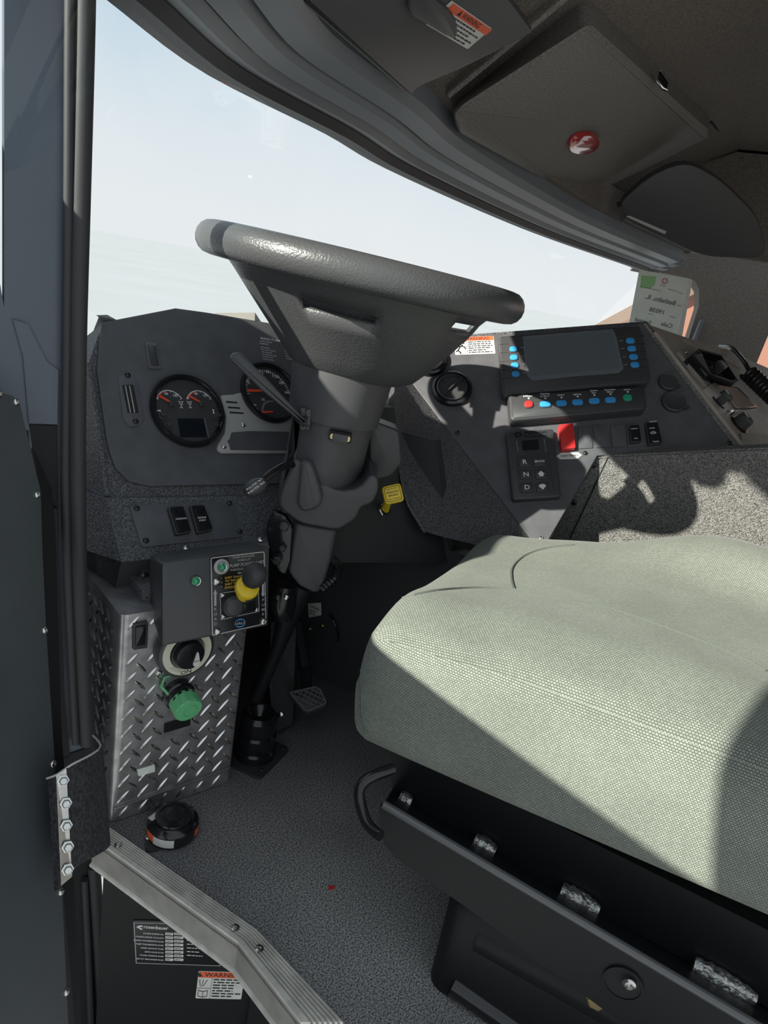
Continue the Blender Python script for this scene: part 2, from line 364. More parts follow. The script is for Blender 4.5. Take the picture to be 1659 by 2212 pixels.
# ceiling: slopes up from the header, then flat
ce = MB(); rs = []
cpl = fC.o - fC.n*.055
def ceil_z(y): return min(cpl.z + (cpl.y-y)*.61/.79, 1.47)
back = sweep([(.105, .05)])
for i, q in enumerate(back):
    q = q[0]; row = [q]
    for y in (.45, .36, .28, .18, .08, -.3, -1.6):
        y = min(y, q.y-.02); zz = max(ceil_z(y), q.z) if y < .5 else q.z; row.append(Vector((q.x, y, zz)))
    for y, zz in ((-1.6, 1.53), (.2, 1.53), (q.y+.05, 1.30)): row.append(Vector((q.x, y, zz)))
    rs.append(row)
ce.rings(rs); struct(ce.build('ceiling', headl, smooth=40))
struct(MB().box((3.08, -1.6, 1.12), (3.15, .35, 1.5)).build('wall_right_upper', headl, smooth=0))
# ------------------------------------------------------------------ windscreen
rs = []
for p in sweep([(-.004, .0)]):
    p = p[0]; k = (p.x-1.75)/1.4
    rs.append([p, p+Vector((0, .10, -.15)), p+Vector((0, .24, -.36)), p+Vector((0, .38, -.57))])
gl = MB(); gl.rings(rs, False, False, False); wsh = gl.build('window_1', glassm, smooth=60); struct(wsh)
# right pillar and side wall lining beyond the dash
pr = thing('wall_right_pillar', 'x', 'x', Vector((3.0, .2, 0))); del pr['label']; del pr['category']; struct(pr); pr.name = 'trim_3'
def wpoly(name, m, parent, pts, th=.02, dirv=None, smooth=0):
    dv = dirv or (CF*th)
    b = MB(); b.rings([[q for q in pts], [q+dv for q in pts]]); return b.build(name, m, parent, smooth=smooth, world=parent is not None)
MW[pr.name] = MW.get('wall_right_pillar', MW.get(pr.name))
PD = 2.95
wpoly('pillar_cover', headl, pr, [P(1484, 742, PD), P(1510, 660, PD), P(1510, 622, PD), P(1500, 606, PD), P(1480, 599, PD), P(1370, 576, PD), P(1380, 520, PD), P(1700, 470, PD), P(1720, 640, PD), P(1690, 650, PD), P(1628, 800, PD), P(1600, 860, PD)], .05)
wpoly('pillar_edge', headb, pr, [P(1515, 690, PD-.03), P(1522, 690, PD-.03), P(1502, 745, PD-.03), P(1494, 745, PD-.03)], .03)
# ------------------------------------------------------------------ left pillar and door seals
def Ph(x, y, hd_): r = ray(x, y); return CO + r*(hd_/math.hypot(r.x, r.y))
o_ = Ph(195, 600, .93); sd = Vector((-SUN.x, -SUN.y, 0)).normalized(); npl = sd.cross(Zv)
if npl.dot(CO-o_) < 0: npl = -npl
fA = Fr(o_, sd.cross(npl).cross(npl) if False else Zv.cross(npl), npl)
pil = thing('pillar', 'x', 'x', Vector((o_.x, o_.y, 0))); pil.name = 'trim_4'; MW['trim_4'] = Matrix.Translation((o_.x, o_.y, 0)); del pil['label']; del pil['category']; struct(pil)
def apoly(name, m, px, off, th):
    b = MB(); b.rings([[fA.pt(x, y, off) for x, y in px], [fA.pt(x, y, off)-fA.n*th for x, y in px]]); return b.build(name, m, pil, smooth=0, world=True)
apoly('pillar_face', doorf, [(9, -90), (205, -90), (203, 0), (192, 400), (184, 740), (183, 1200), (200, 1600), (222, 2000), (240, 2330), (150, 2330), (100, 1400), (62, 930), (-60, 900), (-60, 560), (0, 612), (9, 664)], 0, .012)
apoly('pillar_foot', dark, [(120, 1640), (200, 1612), (222, 2000), (240, 2330), (150, 2330)], .003, .003)
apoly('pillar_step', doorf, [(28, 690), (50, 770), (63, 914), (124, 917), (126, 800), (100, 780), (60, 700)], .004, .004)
apoly('pillar_recess', dark, [(64, 918), (124, 919), (128, 1180), (140, 1500), (152, 1640), (120, 1640), (98, 1180), (86, 1060)], .003, .003)
apoly('latch_cover', steelb, [(98, 1098), (124, 1098), (126, 1172), (104, 1150)], .010, .008)
def seal(name, pts, rpx, m):
    q = [fA.pt(x, y, .010) for x, y in pts]; MB().tube(spline(q, 4), rpx*.95/FPX, 10).build(name, m, pil, smooth=60, world=True)
seal('door_seal', [(186, -90), (183, 100), (176, 400), (168, 740), (167, 1000), (170, 1200), (180, 1450), (188, 1606)], 17, rubber)
seal('door_seal', [(152, -90), (150, 100), (148, 400), (144, 740), (141, 1000), (145, 1200), (156, 1450), (164, 1606)], 9, rubber)
seal('door_seal', [(203, 1870), (212, 2000), (221, 2150), (228, 2300)], 16, rubber)
seal('door_seal', [(183, 1900), (190, 2050), (200, 2300)], 9, rubber)
# ------------------------------------------------------------------ open door
dh = P(60, 870, .80); db = P(150, 2212, .775); hv = (dh-db).normalized()
du = Vector((-.95, -.31, 0)).normalized(); dn = du.cross(hv)
if dn.dot(CO-dh) < 0: dn = -dn
fO = Fr(dh, -du, dn)
door = thing('door_1', 'x', 'x', fO); del door['label']; del door['category']; struct(door)
pan = fO.poly([(-60, 842), (0, 848), (28, 855), (42, 870), (64, 960), (88, 1062), (92, 1200), (100, 1362), (118, 1645), (134, 1930), (150, 2260)])
dpoly = pan[1:] + [(-.26, -.80), (-1.08, -.80), (-1.08, .285), (-1.0, .262), (-.407, .085)]
MB().prism(dpoly, -.035, 0).build('door_panel', doorp, door, smooth=0)
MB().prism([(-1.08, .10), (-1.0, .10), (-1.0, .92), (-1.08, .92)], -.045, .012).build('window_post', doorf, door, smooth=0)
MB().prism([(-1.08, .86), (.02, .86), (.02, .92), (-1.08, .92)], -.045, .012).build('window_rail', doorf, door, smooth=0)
MB().prism([(-1.0, .262), (-.407, .085), (-.04, .02), (.005, .1), (.005, .86), (-1.0, .86)], -.022, -.018).build('pane', glassm, door, smooth=0)
MB().prism(fO.poly([(66, 900), (100, 905), (120, 1150), (134, 1600), (160, 1900), (180, 2300), (170, 2300), (110, 1640), (84, 1070)], -.03), -.045, -.03).build('door_sun_block', dark, door, smooth=0)  # plate added to stop sun leaking between door panel and pillar
for x, y in ((0, 850), (37, 868), (82, 1068), (98, 1360), (116, 1648), (133, 1924), (145, 2140)):
    a, b = fO.loc(x, y); screw_at(door, a-.002, b, 0, .0042, chrome)
# door check strap bolted to the door edge
st = thing('door_strap', 'black woven door check strap bolted on under an aluminium plate', 'strap', P(130, 1900, .76))
top = [P(103, 1680, .748), P(124, 1672, .742), P(157, 1650, .755), P(196, 1630, .79), P(218, 1613, .83), P(212, 1598, .86), P(202, 1588, .88)]
bot = [P(117, 1926, .738), P(136, 1912, .732), P(163, 1875, .75), P(205, 1850, .785), P(234, 1831, .825), P(230, 1818, .86), P(224, 1806, .88)]
tp, bt = spline(top, 4), spline(bot, 4)
b = MB(); b.rings([[p for p in tp]+[q for q in reversed(bt)], [p+CF*.005 for p in tp]+[q+CF*.005 for q in reversed(bt)]], False, False)
n_ = len(tp); o0 = len(b.v)
for k, off in ((0, 0), (1, 2*n_)):
    for i in range(n_-1): b.f.append((off+i, off+i+1, off+2*n_-2-i, off+2*n_-1-i))
b.build('webbing', webm, st, world=True)
b = MB(); b.tube([p-CF*.002 for p in tp], .0012, 6).build('frayed_edge', labelw, st, world=True)
q4 = [P(124, 1673, .736), P(146, 1658, .742), P(158, 1891, .738), P(135, 1910, .728)]
b = MB(); b.rings([[p for p in q4], [p-CF*.003 for p in q4]]); b.build('clamp_plate', alu, st, smooth=0, world=True)
pn = (q4[1]-q4[0]).cross(q4[3]-q4[0]).normalized(); pn = pn if pn.dot(CO-q4[0]) > 0 else -pn
for x, y in ((136, 1686), (142, 1735), (143, 1783), (146, 1829), (146, 1878)):
    f_ = Fr(PPL(x, y, q4[0]-CF*.003, pn), CR, pn); M_ = MW[st.name].inverted() @ f_.M
    b = MB(); b.lathe([(.0062, 0), (.0062, .001), (.0045, .0012), (.0045, .004), (.0036, .0048)], n=6).build('bolt', brass if False else chrome, st, M=M_, smooth=0)
# ------------------------------------------------------------------ sill extrusion
outp = [PZ(230, 1834, .008), PZ(514, 2039, .008), PZ(649, 2212, .008)]; innp = [PZ(258, 1802, .008), PZ(557, 2010, .008), PZ(748, 2212, .008)]
for L_ in (outp, innp):
    L_.insert(0, L_[0]+(L_[0]-L_[1]).normalized()*.03); L_.append(L_[-1]+(L_[-1]-L_[-2]).normalized()*.3)
sill = thing('trim_5', 'x', 'x', Vector((outp[1].x, outp[1].y, 0))); del sill['label']; del sill['category']; struct(sill)
for i in range(3):
    a0, a1, c0, c1 = outp[i], outp[i+1], innp[i], innp[i+1]
    MB().rings([[a0, a1, c1, c0], [q-Zv*.008 for q in (a0, a1, c1, c0)]]).build('tread_strip', sill_d, sill, smooth=0, world=True)  # darker tone here paints the groove shade between the ribs
    for k in range(7):
        t0, t1 = (0, .22) if k == 0 else (.155+k*.118, .155+k*.118+.066); e = Zv*.0034
        q = [a0.lerp(c0, t0), a1.lerp(c1, t0), a1.lerp(c1, t1), a0.lerp(c0, t1)]
        q2 = [a0.lerp(c0, t0+.012)+e, a1.lerp(c1, t0+.012)+e, a1.lerp(c1, t1-.012)+e, a0.lerp(c0, t1-.012)+e]
        MB().rings([q, q2]).build('tread_rib', sill_m, sill, smooth=0, world=True)
    dn_ = Zv*.048; si = Vector((.006, 0, 0))
    MB().rings([[a0-Zv*.004, a1-Zv*.004, a1-dn_, a0-dn_], [q+si for q in (a0-Zv*.004, a1-Zv*.004, a1-dn_, a0-dn_)]]).build('sill_side', sill_d, sill, smooth=0, world=True)
    MB().tube([a0-dn_, a1-dn_], .004, 8).build('sill_lip', sill_m, sill, world=True)
for x, y in ((256, 1826), (508, 2005), (560, 2050)):
    q = PZ(x, y, .0105); MI = MW[sill.name].inverted()
    MB().lathe([(.0058, 0), (.0058, .0012), (.003, .002), (.0025, .0008)], n=12).build('screw', chrome, sill, M=MI @ T(q))
# kick wall of the step well
fK = Fr(Vector((.725, .45, -.3)), Vector((.5, -.866, 0)), Vector((-.866, -.5, 0)))
kw = MB().prism([(-.16, -.75), (.45, -.75), (.45, .25), (-.16, .25)], -.02, 0).build('wall_left', steelb, smooth=0, M=fK.M); struct(kw)
struct(MB().box((.2, -.6, -.85), (.71, .9, -.80)).build('trim_6', steelb, smooth=0))
k2 = MB().prism([(fK.loc(541, 2150)[0], -.6), (.45, -.6), (.45, .24), (fK.loc(541, 2150)[0], .24)], 0, .010).build('trim_7', steelb, smooth=0, M=fK.M); struct(k2)
def px_plate(fr, parent, name, px, z0, z1, m, r=0, bev=0, off=0, seg=4, smooth=35):
    pl = fr.poly(px, off+z1)
    if r: pl = rpoly(pl, r, seg)
    return MB().prism(pl, off+z0, off+z1, bev).build(name, m, parent, smooth=smooth)
def cen(px): return (sum(p[0] for p in px)/len(px), sum(p[1] for p in px)/len(px))
def S(fr, npx): return (fr.o-CO).dot(CF)*npx/FPX      # pixels to metres at a frame's origin
# ================================================================== labels on the kick wall
f_ = fK.at(354, 2036, .002, to=(460, 2043)); f_.o = fK.pt(354, 2036, .0)
lb = thing('fluid_label', 'black fluid capacity plate with white table below the sill', 'label', f_)
px_plate(f_, lb, 'plate', [(287, 1988), (455, 1992), (479, 2088), (292, 2082)], 0, .0015, gloss, r=.004)
pl = f_.poly([(289, 1991), (454, 1994), (477, 2085), (294, 2079)]); MB().ringplate(pl, offset_poly(pl, .0012), .0015, .0017).build('border', grayp, lb, smooth=0)
b = MB(); s = S(f_, 13); a, c = f_.loc(311, 2003); b.text('rosenbauer', a, c, .0018, s*1.05, width=f_.loc(364, 2003)[0]-a)
a, c = f_.loc(294, 2003); k = S(f_, 15)
b.add([(a, c+k*.25, .0018), (a+k*.45, c+k*.6, .0018), (a+k*.9, c+k*.6, .0018), (a+k*.9, c+k*.35, .0018), (a+k*.45, c+k*.35, .0018), (a+k*.3, c+k*.2, .0018)], [(0, 1, 2, 3, 4, 5)])
b.add([(a+k*.1, c+k*.1, .0018), (a+k*.55, c+k*.28, .0018), (a+k, c-.2*k, .0018), (a+.7*k, c-.2*k, .0018), (a+.45*k, c, .0018)], [(0, 1, 2, 3, 4)])
rows = ['CHASSIS ENGINE OIL', 'CHASSIS ENGINE COOLANT', 'CHASSIS TRANSMISSION FLUID', 'PUMP TRANSMISSION FLUID', 'DIESEL EXHAUST FLUID', 'DRIVE AXLES FLUID', 'POWER STEERING FLUID', 'CAB TILT MECHANISM FLUID']
for i, r_ in enumerate(rows):
    x1, y1 = f_.loc(354, 2016+i*7.9); b.text(r_, x1, y1-.002, .0018, S(f_, 5.2), 'R', sx=.88)
for i in range(5): x1, y1 = f_.loc(404, 2030+i*8.0); b.bars(x1, y1, .0018, S(f_, 34), 1, .004, S(f_, 2.2))
b.build('lettering', white, lb, smooth=0)
cells = MB(); ink = MB()
for i in range(8):
    for j, (xa, xb) in enumerate(((358, 374), (377, 396))):
        p0 = f_.loc(xa, 2012+i*7.9); p1 = f_.loc(xb, 2018.5+i*7.9)
        cells.add([(p0[0], p1[1], .0018), (p1[0], p1[1], .0018), (p1[0], p0[1], .0018), (p0[0], p0[1], .0018)], [(0, 1, 2, 3)])
        ink.bars(p0[0]+.0015, (p0[1]+p1[1])/2-.0006, .0020, (p1[0]-p0[0])*.75, 1, .01, .0012)
cells.build('table_cells', labelw, lb, smooth=0); ink.build('table_print', blackp, lb, smooth=0)
def warning_label(fr, name, label, quad, head=.22, lines=7, title='WARNING', icon=True, th=.0008, seed=3, tri=True):
    c0 = cen(quad); f2 = Fr(fr.pt(*c0), fr.pt(*quad[1])-fr.pt(*quad[0]), fr.n); q = f2.poly(quad)
    x0 = (q[0][0]+q[3][0])/2; x1 = (q[1][0]+q[2][0])/2; y1 = (q[0][1]+q[1][1])/2; y0 = (q[2][1]+q[3][1])/2; W_, H_ = x1-x0, y1-y0
    t = thing(name, label, 'label', f2)
    MB().plate(0, 0, W_, H_, 0, th, H_*.03).build('sheet', labelw, t, smooth=0)
    z = th+.0002; hh = H_*head
    MB().add([(x0+W_*.01, y1-hh, z), (x1-W_*.01, y1-hh, z), (x1-W_*.01, y1-H_*.01, z), (x0+W_*.01, y1-H_*.01, z)], [(0, 1, 2, 3)]).build('header_band', orange, t, smooth=0)
    rn = random.Random(seed); b = MB()
    b.text(title, W_*.06, y1-hh*.82, z+.0002, hh*.95, 'C', sx=1.02)
    vs, _f = glyphs(title); wd = (max(v[0] for v in vs)-min(v[0] for v in vs))*hh*.95; tx = W_*.06-wd/2-hh*.65
    if tri: b.add([(tx-hh*.42, y1-hh*.85, z+.0002), (tx+hh*.42, y1-hh*.85, z+.0002), (tx, y1-hh*.1, z+.0002)], [(0, 1, 2)])
    tx0 = x0+W_*(.34 if icon else .05); lp = (H_-hh)*.92/lines
    b.bars(tx0, y1-hh-lp*.8, z+.0002, x1-tx0-W_*.03, lines, lp, lp*.42, .45, rn)
    if icon:
        xx = x0+W_*.30; b.add([(xx, y0, z), (xx+W_*.008, y0, z), (xx+W_*.008, y1-hh, z), (xx, y1-hh, z)], [(0, 1, 2, 3)])
    b.build('lettering', blackp, t, smooth=0)
    return t, x0, x1, y0, y1-hh, z
t, x0, x1, y0, y1, z = warning_label(fK, 'warning_label', 'orange and white warning label with open book pictogram under the sill', [(425, 2097), (524, 2100), (527, 2158), (427, 2156)])
w_ = (x1-x0)*.28; ym = (y0+y1)/2; b = MB()
bk = [(x0+w_*.15, y0+(ym-y0)*.25), (x0+w_*.5, y0+(ym-y0)*.15), (x0+w_*.85, y0+(ym-y0)*.25), (x0+w_*.85, y0+(ym-y0)*.8), (x0+w_*.5, y0+(ym-y0)*.68), (x0+w_*.15, y0+(ym-y0)*.8)]
for i in range(6): p, q = bk[i], bk[(i+1) % 6]; b.tube([(p[0], p[1], z), (q[0], q[1], z)], .0006, 4)
b.tube([(bk[1][0], bk[1][1], z), (bk[4][0], bk[4][1], z)], .0006, 4); b.tube([(x0, ym, z), (x0+w_, ym, z)], .0004, 4)
for k in range(3): b.tube([(x0+w_*(.25+.1*k), ym+.004, z), (x0+w_*(.15+.3*k), y1-.005, z)], .0006, 4)
b.build('pictogram', blackp, t, smooth=0)
# ================================================================== tread plate box
tb = thing('tread_plate_box', 'diamond tread aluminium kick box on the floor beside the door', 'box', fD)
topz = fD.loc(249, 1333)[1]; WD = (PZ(497, 1690, 0)-fD.o).length
prof = rpoly([(0, 0), (WD, 0), (WD, -.30), (0, -.30)], [.012, .008, .004, .004], 5)
b = MB(); b.rings([[(x, 0.002, y) for x, y in prof], [(x, topz, y) for x, y in prof]]); b.build('box_shell', tread, tb, smooth=40)
a, c = fD.loc(234, 1751); a2, c2 = fD.loc(494, 1658); MB().tube([(.004, c, .001), (WD-.004, c2, .001)], .0032, 8, flat=.6).build('seam_bead', tread, tb)
MB().plate(WD/2+.02, topz+.008, WD*.8, .02, -.25, -.03, .003).build('top_gasket', liner, tb)
lug = None; Lp = .027; rnd = random.Random(5)
def lugmesh():
    b = MB(); n = 6; L2, W2, Hh = .0130, .0027, .0015; r0 = []; r1 = []
    for i in range(n+1):
        tt = -1+2*i/n; r0.append((tt*L2, -W2*(1-tt*tt)**.75, 0)); r1.append((tt*L2*.96, 0, Hh*(1-tt**4)+.0002))
    r2 = [(x, -y, 0) for x, y, z in r0]
    b.rings([r0, r1, r2], False, False, False); return b
skip = [(405, 1409, 66), (398, 1515, 38), (383, 1566, 34), (304, 1375, 34)]
sk = [(fD.loc(x, y), S(fD, r)*.98) for x, y, r in skip]
rot = lambda a: Matrix.Rotation(a, 4, 'Z')
i = 0; yy = .014
rowi = 0
while yy < topz-.01:
    for cix in range(7):
        xx = .018+cix*.0310 + (.0155 if rowi % 2 else 0)
        if xx > WD-.012: continue
        if any((xx-p[0])**2+(yy-p[1])**2 < r*r for p, r in sk) or abs(yy-(c+(c2-c)*xx/WD)) < .007: continue
        M_ = T((xx, yy, 0)) @ rot(math.radians(48 if rowi % 2 == 0 else -48) + rnd.uniform(-.05, .05))
        if lug is None: lug = lugmesh().build('tread_lug', lugm, tb, M=M_)
        else: inst(lug, tb, M_)
    yy += .0150; rowi += 1
Ms = Matrix.Rotation(-math.pi/2, 4, 'Y')
yy = .05; rowi = 0
while yy < topz-.01:
    for cix in range(5):
        zz = -.03-cix*.0310-(.0155 if rowi % 2 else 0)
        inst(lug, tb, T((0, yy, zz)) @ Ms @ rot(math.radians(48 if rowi % 2 == 0 else -48)))
    yy += .0150; rowi += 1
px_plate(fD, tb, 'black_nameplate', [(355, 1565), (412, 1547), (411, 1567), (354, 1584)], 0, .0025, gloss, r=.002)
px_plate(fD, tb, 'reflection_patch', [(295, 1664), (334, 1652), (335, 1667), (300, 1677)], 0, .0012, paper)  # pale patch painted as a reflection in the tread plate
f_ = fD.at(304, 1375); rk = thing('rocker_switch', 'small black rocker switch set in the tread plate box', 'switch', f_)
px_plate(f_, rk, 'bezel', [(289, 1349), (321, 1344), (319, 1400), (288, 1405)], 0, .006, plast, r=.002, bev=.001)
px_plate(f_, rk, 'rocker', [(294, 1356), (316, 1352), (314, 1393), (293, 1397)], .004, .010, gloss, r=.001, bev=.001)
# battery dial
f_ = fD.at(405, 1409, .022).shift(-.022); dl = thing('battery_switch', 'round black battery switch dial with cream ON ring', 'switch', f_); r_ = S(f_, 62)
MB().lathe([(r_*1.02, 0), (r_*1.04, .012), (r_, .020), (r_*.97, .021)], n=40).build('base', plast, dl, smooth=40)
MB().ringplate(circ(0, 0, r_*.88, 40), circ(0, 0, r_*.63, 40), .021, .0225).build('ring', cream, dl, smooth=0)
MB().lathe([(r_*.60, .021), (r_*.60, .026), (r_*.5, .034), (r_*.2, .036)], n=32).build('knob', gloss, dl)
b = MB(); b.prism([(r_*.20+x, y) for x, y in circ(0, -r_*.28, r_*.13, 16)], .036, .0375); b.prism([(r_*.09, -r_*.22), (r_*.31, -r_*.22), (r_*.24, r_*.12), (r_*.20, r_*.16), (r_*.17, r_*.12)], .036, .0375); b.build('pointer', labelw, dl, smooth=0)
b = MB(); b.text('ON', 0, -r_*.84, .0228, r_*.20, 'C', sx=1.3); b.build('lettering', blackp, dl, smooth=0)
for k, (q1, q2) in enumerate((((-.75), .15), ((-.52), -.62))): pass
b = MB()
for k in range(4): b.bars(-r_*.62+k*.004, -r_*(.50+k*.07), .0228, r_*.22, 1, .004, .001)
b.build('fine_print', grayp, dl, smooth=0)
screw_at(tb, *fD.loc(343, 1453), 0, .005, chrome)
# green cap
f_ = fD.at(394, 1510, .02).shift(-.02); gc = thing('green_cap', 'green knurled connector cap on the tread plate box', 'cap', f_); r_ = S(f_, 30)
MB().lathe([(r_*1.12, 0), (r_*1.12, .012), (r_*.98, .014), (r_*.98, .03)], n=28).build('socket', gloss, gc)
ax = (CO-f_.o).normalized(); loc_ax = Vector((ax.dot(f_.u)*.25+.12, ax.dot(f_.w)*.1-.32, 1)).normalized(); Mq = loc_ax.to_track_quat('Z', 'Y').to_matrix().to_4x4()
Mc = T((0, 0, .022)) @ Mq
b = MB(); n = 48; rs = []
for h_, k in ((0, 1), (.020, 1), (.023, .95)): rs.append([((r_*k*(1+(.04 if i % 4 < 2 and h_ < .022 else 0)))*math.cos(2*math.pi*i/n), (r_*k*(1+(.04 if i % 4 < 2 and h_ < .022 else 0)))*math.sin(2*math.pi*i/n), h_) for i in range(n)])
b.rings(rs).build('cap', greencap, gc, M=Mc, smooth=25)
b = MB(); b.ringplate(circ(0, 0, r_*.55, 28), circ(0, 0, r_*.46, 28), .023, .0242).build('cap_ring', greencap, gc, M=Mc)
b = MB(); b.tube([(-r_*.9, r_*.4, .012), (-r_*1.35, r_*1.0, .006), (-r_*1.1, r_*1.6, .004), (-r_*.3, r_*1.75, .004), (r_*.3, r_*1.5, .006)], .0022, 6).build('tether', greencap, gc)
# ================================================================== floor switch puck
q = PZ(372, 1800, 0); fF_ = Fr(Vector((q.x, q.y, 0)), fD.u, Zv)
pk = thing('floor_switch', 'round black floor switch with orange and white stickers beside the sill', 'switch', fF_)
MB().prism(rpoly([(-.047, -.020), (.0, -.030), (.047, .018), (.040, .036), (-.02, .030), (-.045, -.004)], .008), 0, .004).build('mounting_plate', plast, pk)
MB().lathe([(.036, .003), (.0385, .008), (.0385, .024), (.035, .030), (.030, .033), (.028, .0325), (.027, .036), (.022, .037), (.0215, .0355), (.015, .036), (.0145, .0375)], n=36).build('body', gloss, pk)
for x, y in ((319, 1809), (421, 1766)):
    q2 = PZ(x, y, .004); d2 = q2-fF_.o; screw_at(pk, d2.dot(fF_.u), d2.dot(fF_.w), .003, .005, chrome)
def wrap(name, m, a0, a1, z0, z1, r, parent):
    b = MB(); n = 10; b.rings([[(r*math.cos(a0+(a1-a0)*i/n), r*math.sin(a0+(a1-a0)*i/n), z0) for i in range(n+1)], [(r*math.cos(a0+(a1-a0)*i/n), r*math.sin(a0+(a1-a0)*i/n), z1) for i in range(n+1)]], False, False, False); return b.build(name, m, parent, fix=False)
va = math.atan2((CO-fF_.o).dot(fF_.w), (CO-fF_.o).dot(fF_.u))
wrap('white_sticker', labelw, va-.75, va+.10, .009, .023, .0389, pk); wrap('orange_sticker', orange, va-1.25, va-.75, .011, .024, .0389, pk); wrap('orange_sticker', orange, va+1.0, va+1.35, .012, .024, .0389, pk)
b = MB(); b.plate(-.014, .020, .028, .009, .0335, .0345, .001).build('top_sticker', labelw, pk, M=Matrix.Rotation(.35, 4, 'Z'))
MB().tube([(-.012, .03, .02), (-.016, .045, .022), (-.014, .062, .018)], .004, 8).build('cable', rubber, pk)
# red scrap on the floor
q = PZ(716, 1917, .0005); sc = MB().prism([(-.004, -.003), (.004, -.004), (.003, .001), (-.001, .004), (-.005, .003)], 0, .0012).build('plastic_scrap', red, M=T(q), smooth=0); tag(sc, 'tiny red plastic scrap lying on the speckled floor', 'scrap')
# ================================================================== dashboard shell
db_ = thing('dashboard', 'black textured dashboard around the driver gauges', 'dashboard', Vector((fI.o.x, fI.o.y+.1, 0)))
front = [(190, 790), (206, 742), (222, 699), (250, 691), (379, 666), (445, 675), (587, 699), (700, 722), (858, 783), (872, 1060), (640, 1072), (600, 1078), (228, 1076)]
fpts = [fG.pt(x, y, -.006) for x, y in front]; ev = Vector((.03, .24, -.17))
MB().rings([fpts, [q+ev*(.35 if i > 8 else 1) for i, q in enumerate(fpts)]]).build('upper_shell', liner, db_, smooth=0, world=True)
e = [fG.pt(192, 785, -.004), fG.pt(205, 870, -.004), fG.pt(218, 960, -.004), fG.pt(231, 1072, -.004)]; MB().tube(e, .004, 8).build('edge_bead', liner, db_, world=True)
i4 = [fI.pt(228, 1076, 0), fI.pt(640, 1070, 0), fI.pt(640, 1180, 0), fI.pt(345, 1206, 0), fI.pt(262, 1214, 0)]
MB().rings([i4, [q+Vector((.02, .2, -.02)) for q in i4]]).build('lower_slope', liner, db_, smooth=0, world=True)
L1, L2 = i4[4], i4[3]; B1, B2 = P(238, 1318, 1.07), P(345, 1300, 1.13)
back_ = Vector((.06, .22, 0))
MB().rings([[L1, L2, B2, B1], [L1+back_, L2+back_, B2+back_, B1+back_]]).build('lower_return', plast, db_, smooth=0, world=True)
MB().rings([[L1, i4[0], i4[0]+back_, L1+back_, B1+back_, B1], [q+Vector((.01, 0, 0)) for q in (L1, i4[0], i4[0]+back_, L1+back_, B1+back_, B1)]]).build('side_cheek', liner, db_, smooth=0, world=True)
MB().rings([[B1, B2, B2+back_, B1+back_], [q-Zv*.004 for q in (B1, B2, B2+back_, B1+back_)]]).build('lower_edge', liner, db_, smooth=0, world=True)
fB2 = frame_hv(P(300, 1255, 1.055), fG.u, camv(.1, 1, .35)); 
br = MB().prism(fB2.poly([(306, 1229), (345, 1226), (322, 1284), (280, 1288)]), 0, .003).build('hanger_bracket', plast, db_, smooth=0, M=MW[db_.name].inverted() @ fB2.M)
for x, y in ((311, 1243), (296, 1273)):
    a, b_ = fB2.loc(x, y); MB().lathe([(.006, 0), (.006, .001), (.003, .003)], n=12).build('screw', blackscrew, db_, M=MW[db_.name].inverted() @ fB2.M @ T((a, b_, .003)))
MB().rings([[fY.pt(x, y) for x, y in ((700, 880), (852, 880), (872, 1060), (918, 1150), (1130, 1172), (1130, 1215), (700, 1215))], [fY.pt(x, y)+Vector((.03, .05, 0)) for x, y in ((700, 880), (852, 880), (872, 1060), (918, 1150), (1130, 1172), (1130, 1215), (700, 1215))]]).build('under_panel', frontw, db_, smooth=0, world=True)
# gauge panel plate
gp = thing('gauge_panel', 'smooth black gauge panel with rounded lower corner and silver trim plate', 'panel', fG)
go = [(219, 699), (249, 692), (379, 667), (445, 676), (587, 701), (700, 724), (700, 1040), (602, 1044), (325, 1050), (279, 1039), (250, 1010), (238, 978), (231, 951), (210, 800)]
px_plate(fG, gp, 'panel_plate', go, -.005, .0, panelm, bev=.001, smooth=0)
# vent bezel with slot
px_plate(fG, gp, 'slot_bezel', [(255, 812), (284, 806), (300, 830), (312, 905), (302, 920), (280, 922), (266, 905)], 0, .0018, panelm, r=.004, bev=.0006)
px_plate(fG, gp, 'slot', [(264, 832), (288, 831), (300, 892), (276, 892)], .0018, .0022, dark)
for xa in (270, 279): px_plate(fG, gp, 'slot_blade', [(xa, 833), (xa+2, 833), (xa+13, 891), (xa+11, 891)], .0020, .0034, silver)
for x, y in ((275, 811), (292, 911)): screw_at(gp, *fG.loc(x, y), .0015, .0048, blackscrew)
px_plate(fG, gp, 'blank_switch', [(313, 737), (340, 740), (349, 797), (322, 795)], 0, .003, panelm, r=.001, bev=.0008)
px_plate(fG, gp, 'blank_insert', [(319, 743), (337, 746), (344, 790), (326, 788)], .002, .0045, plast, r=.001, bev=.0008)
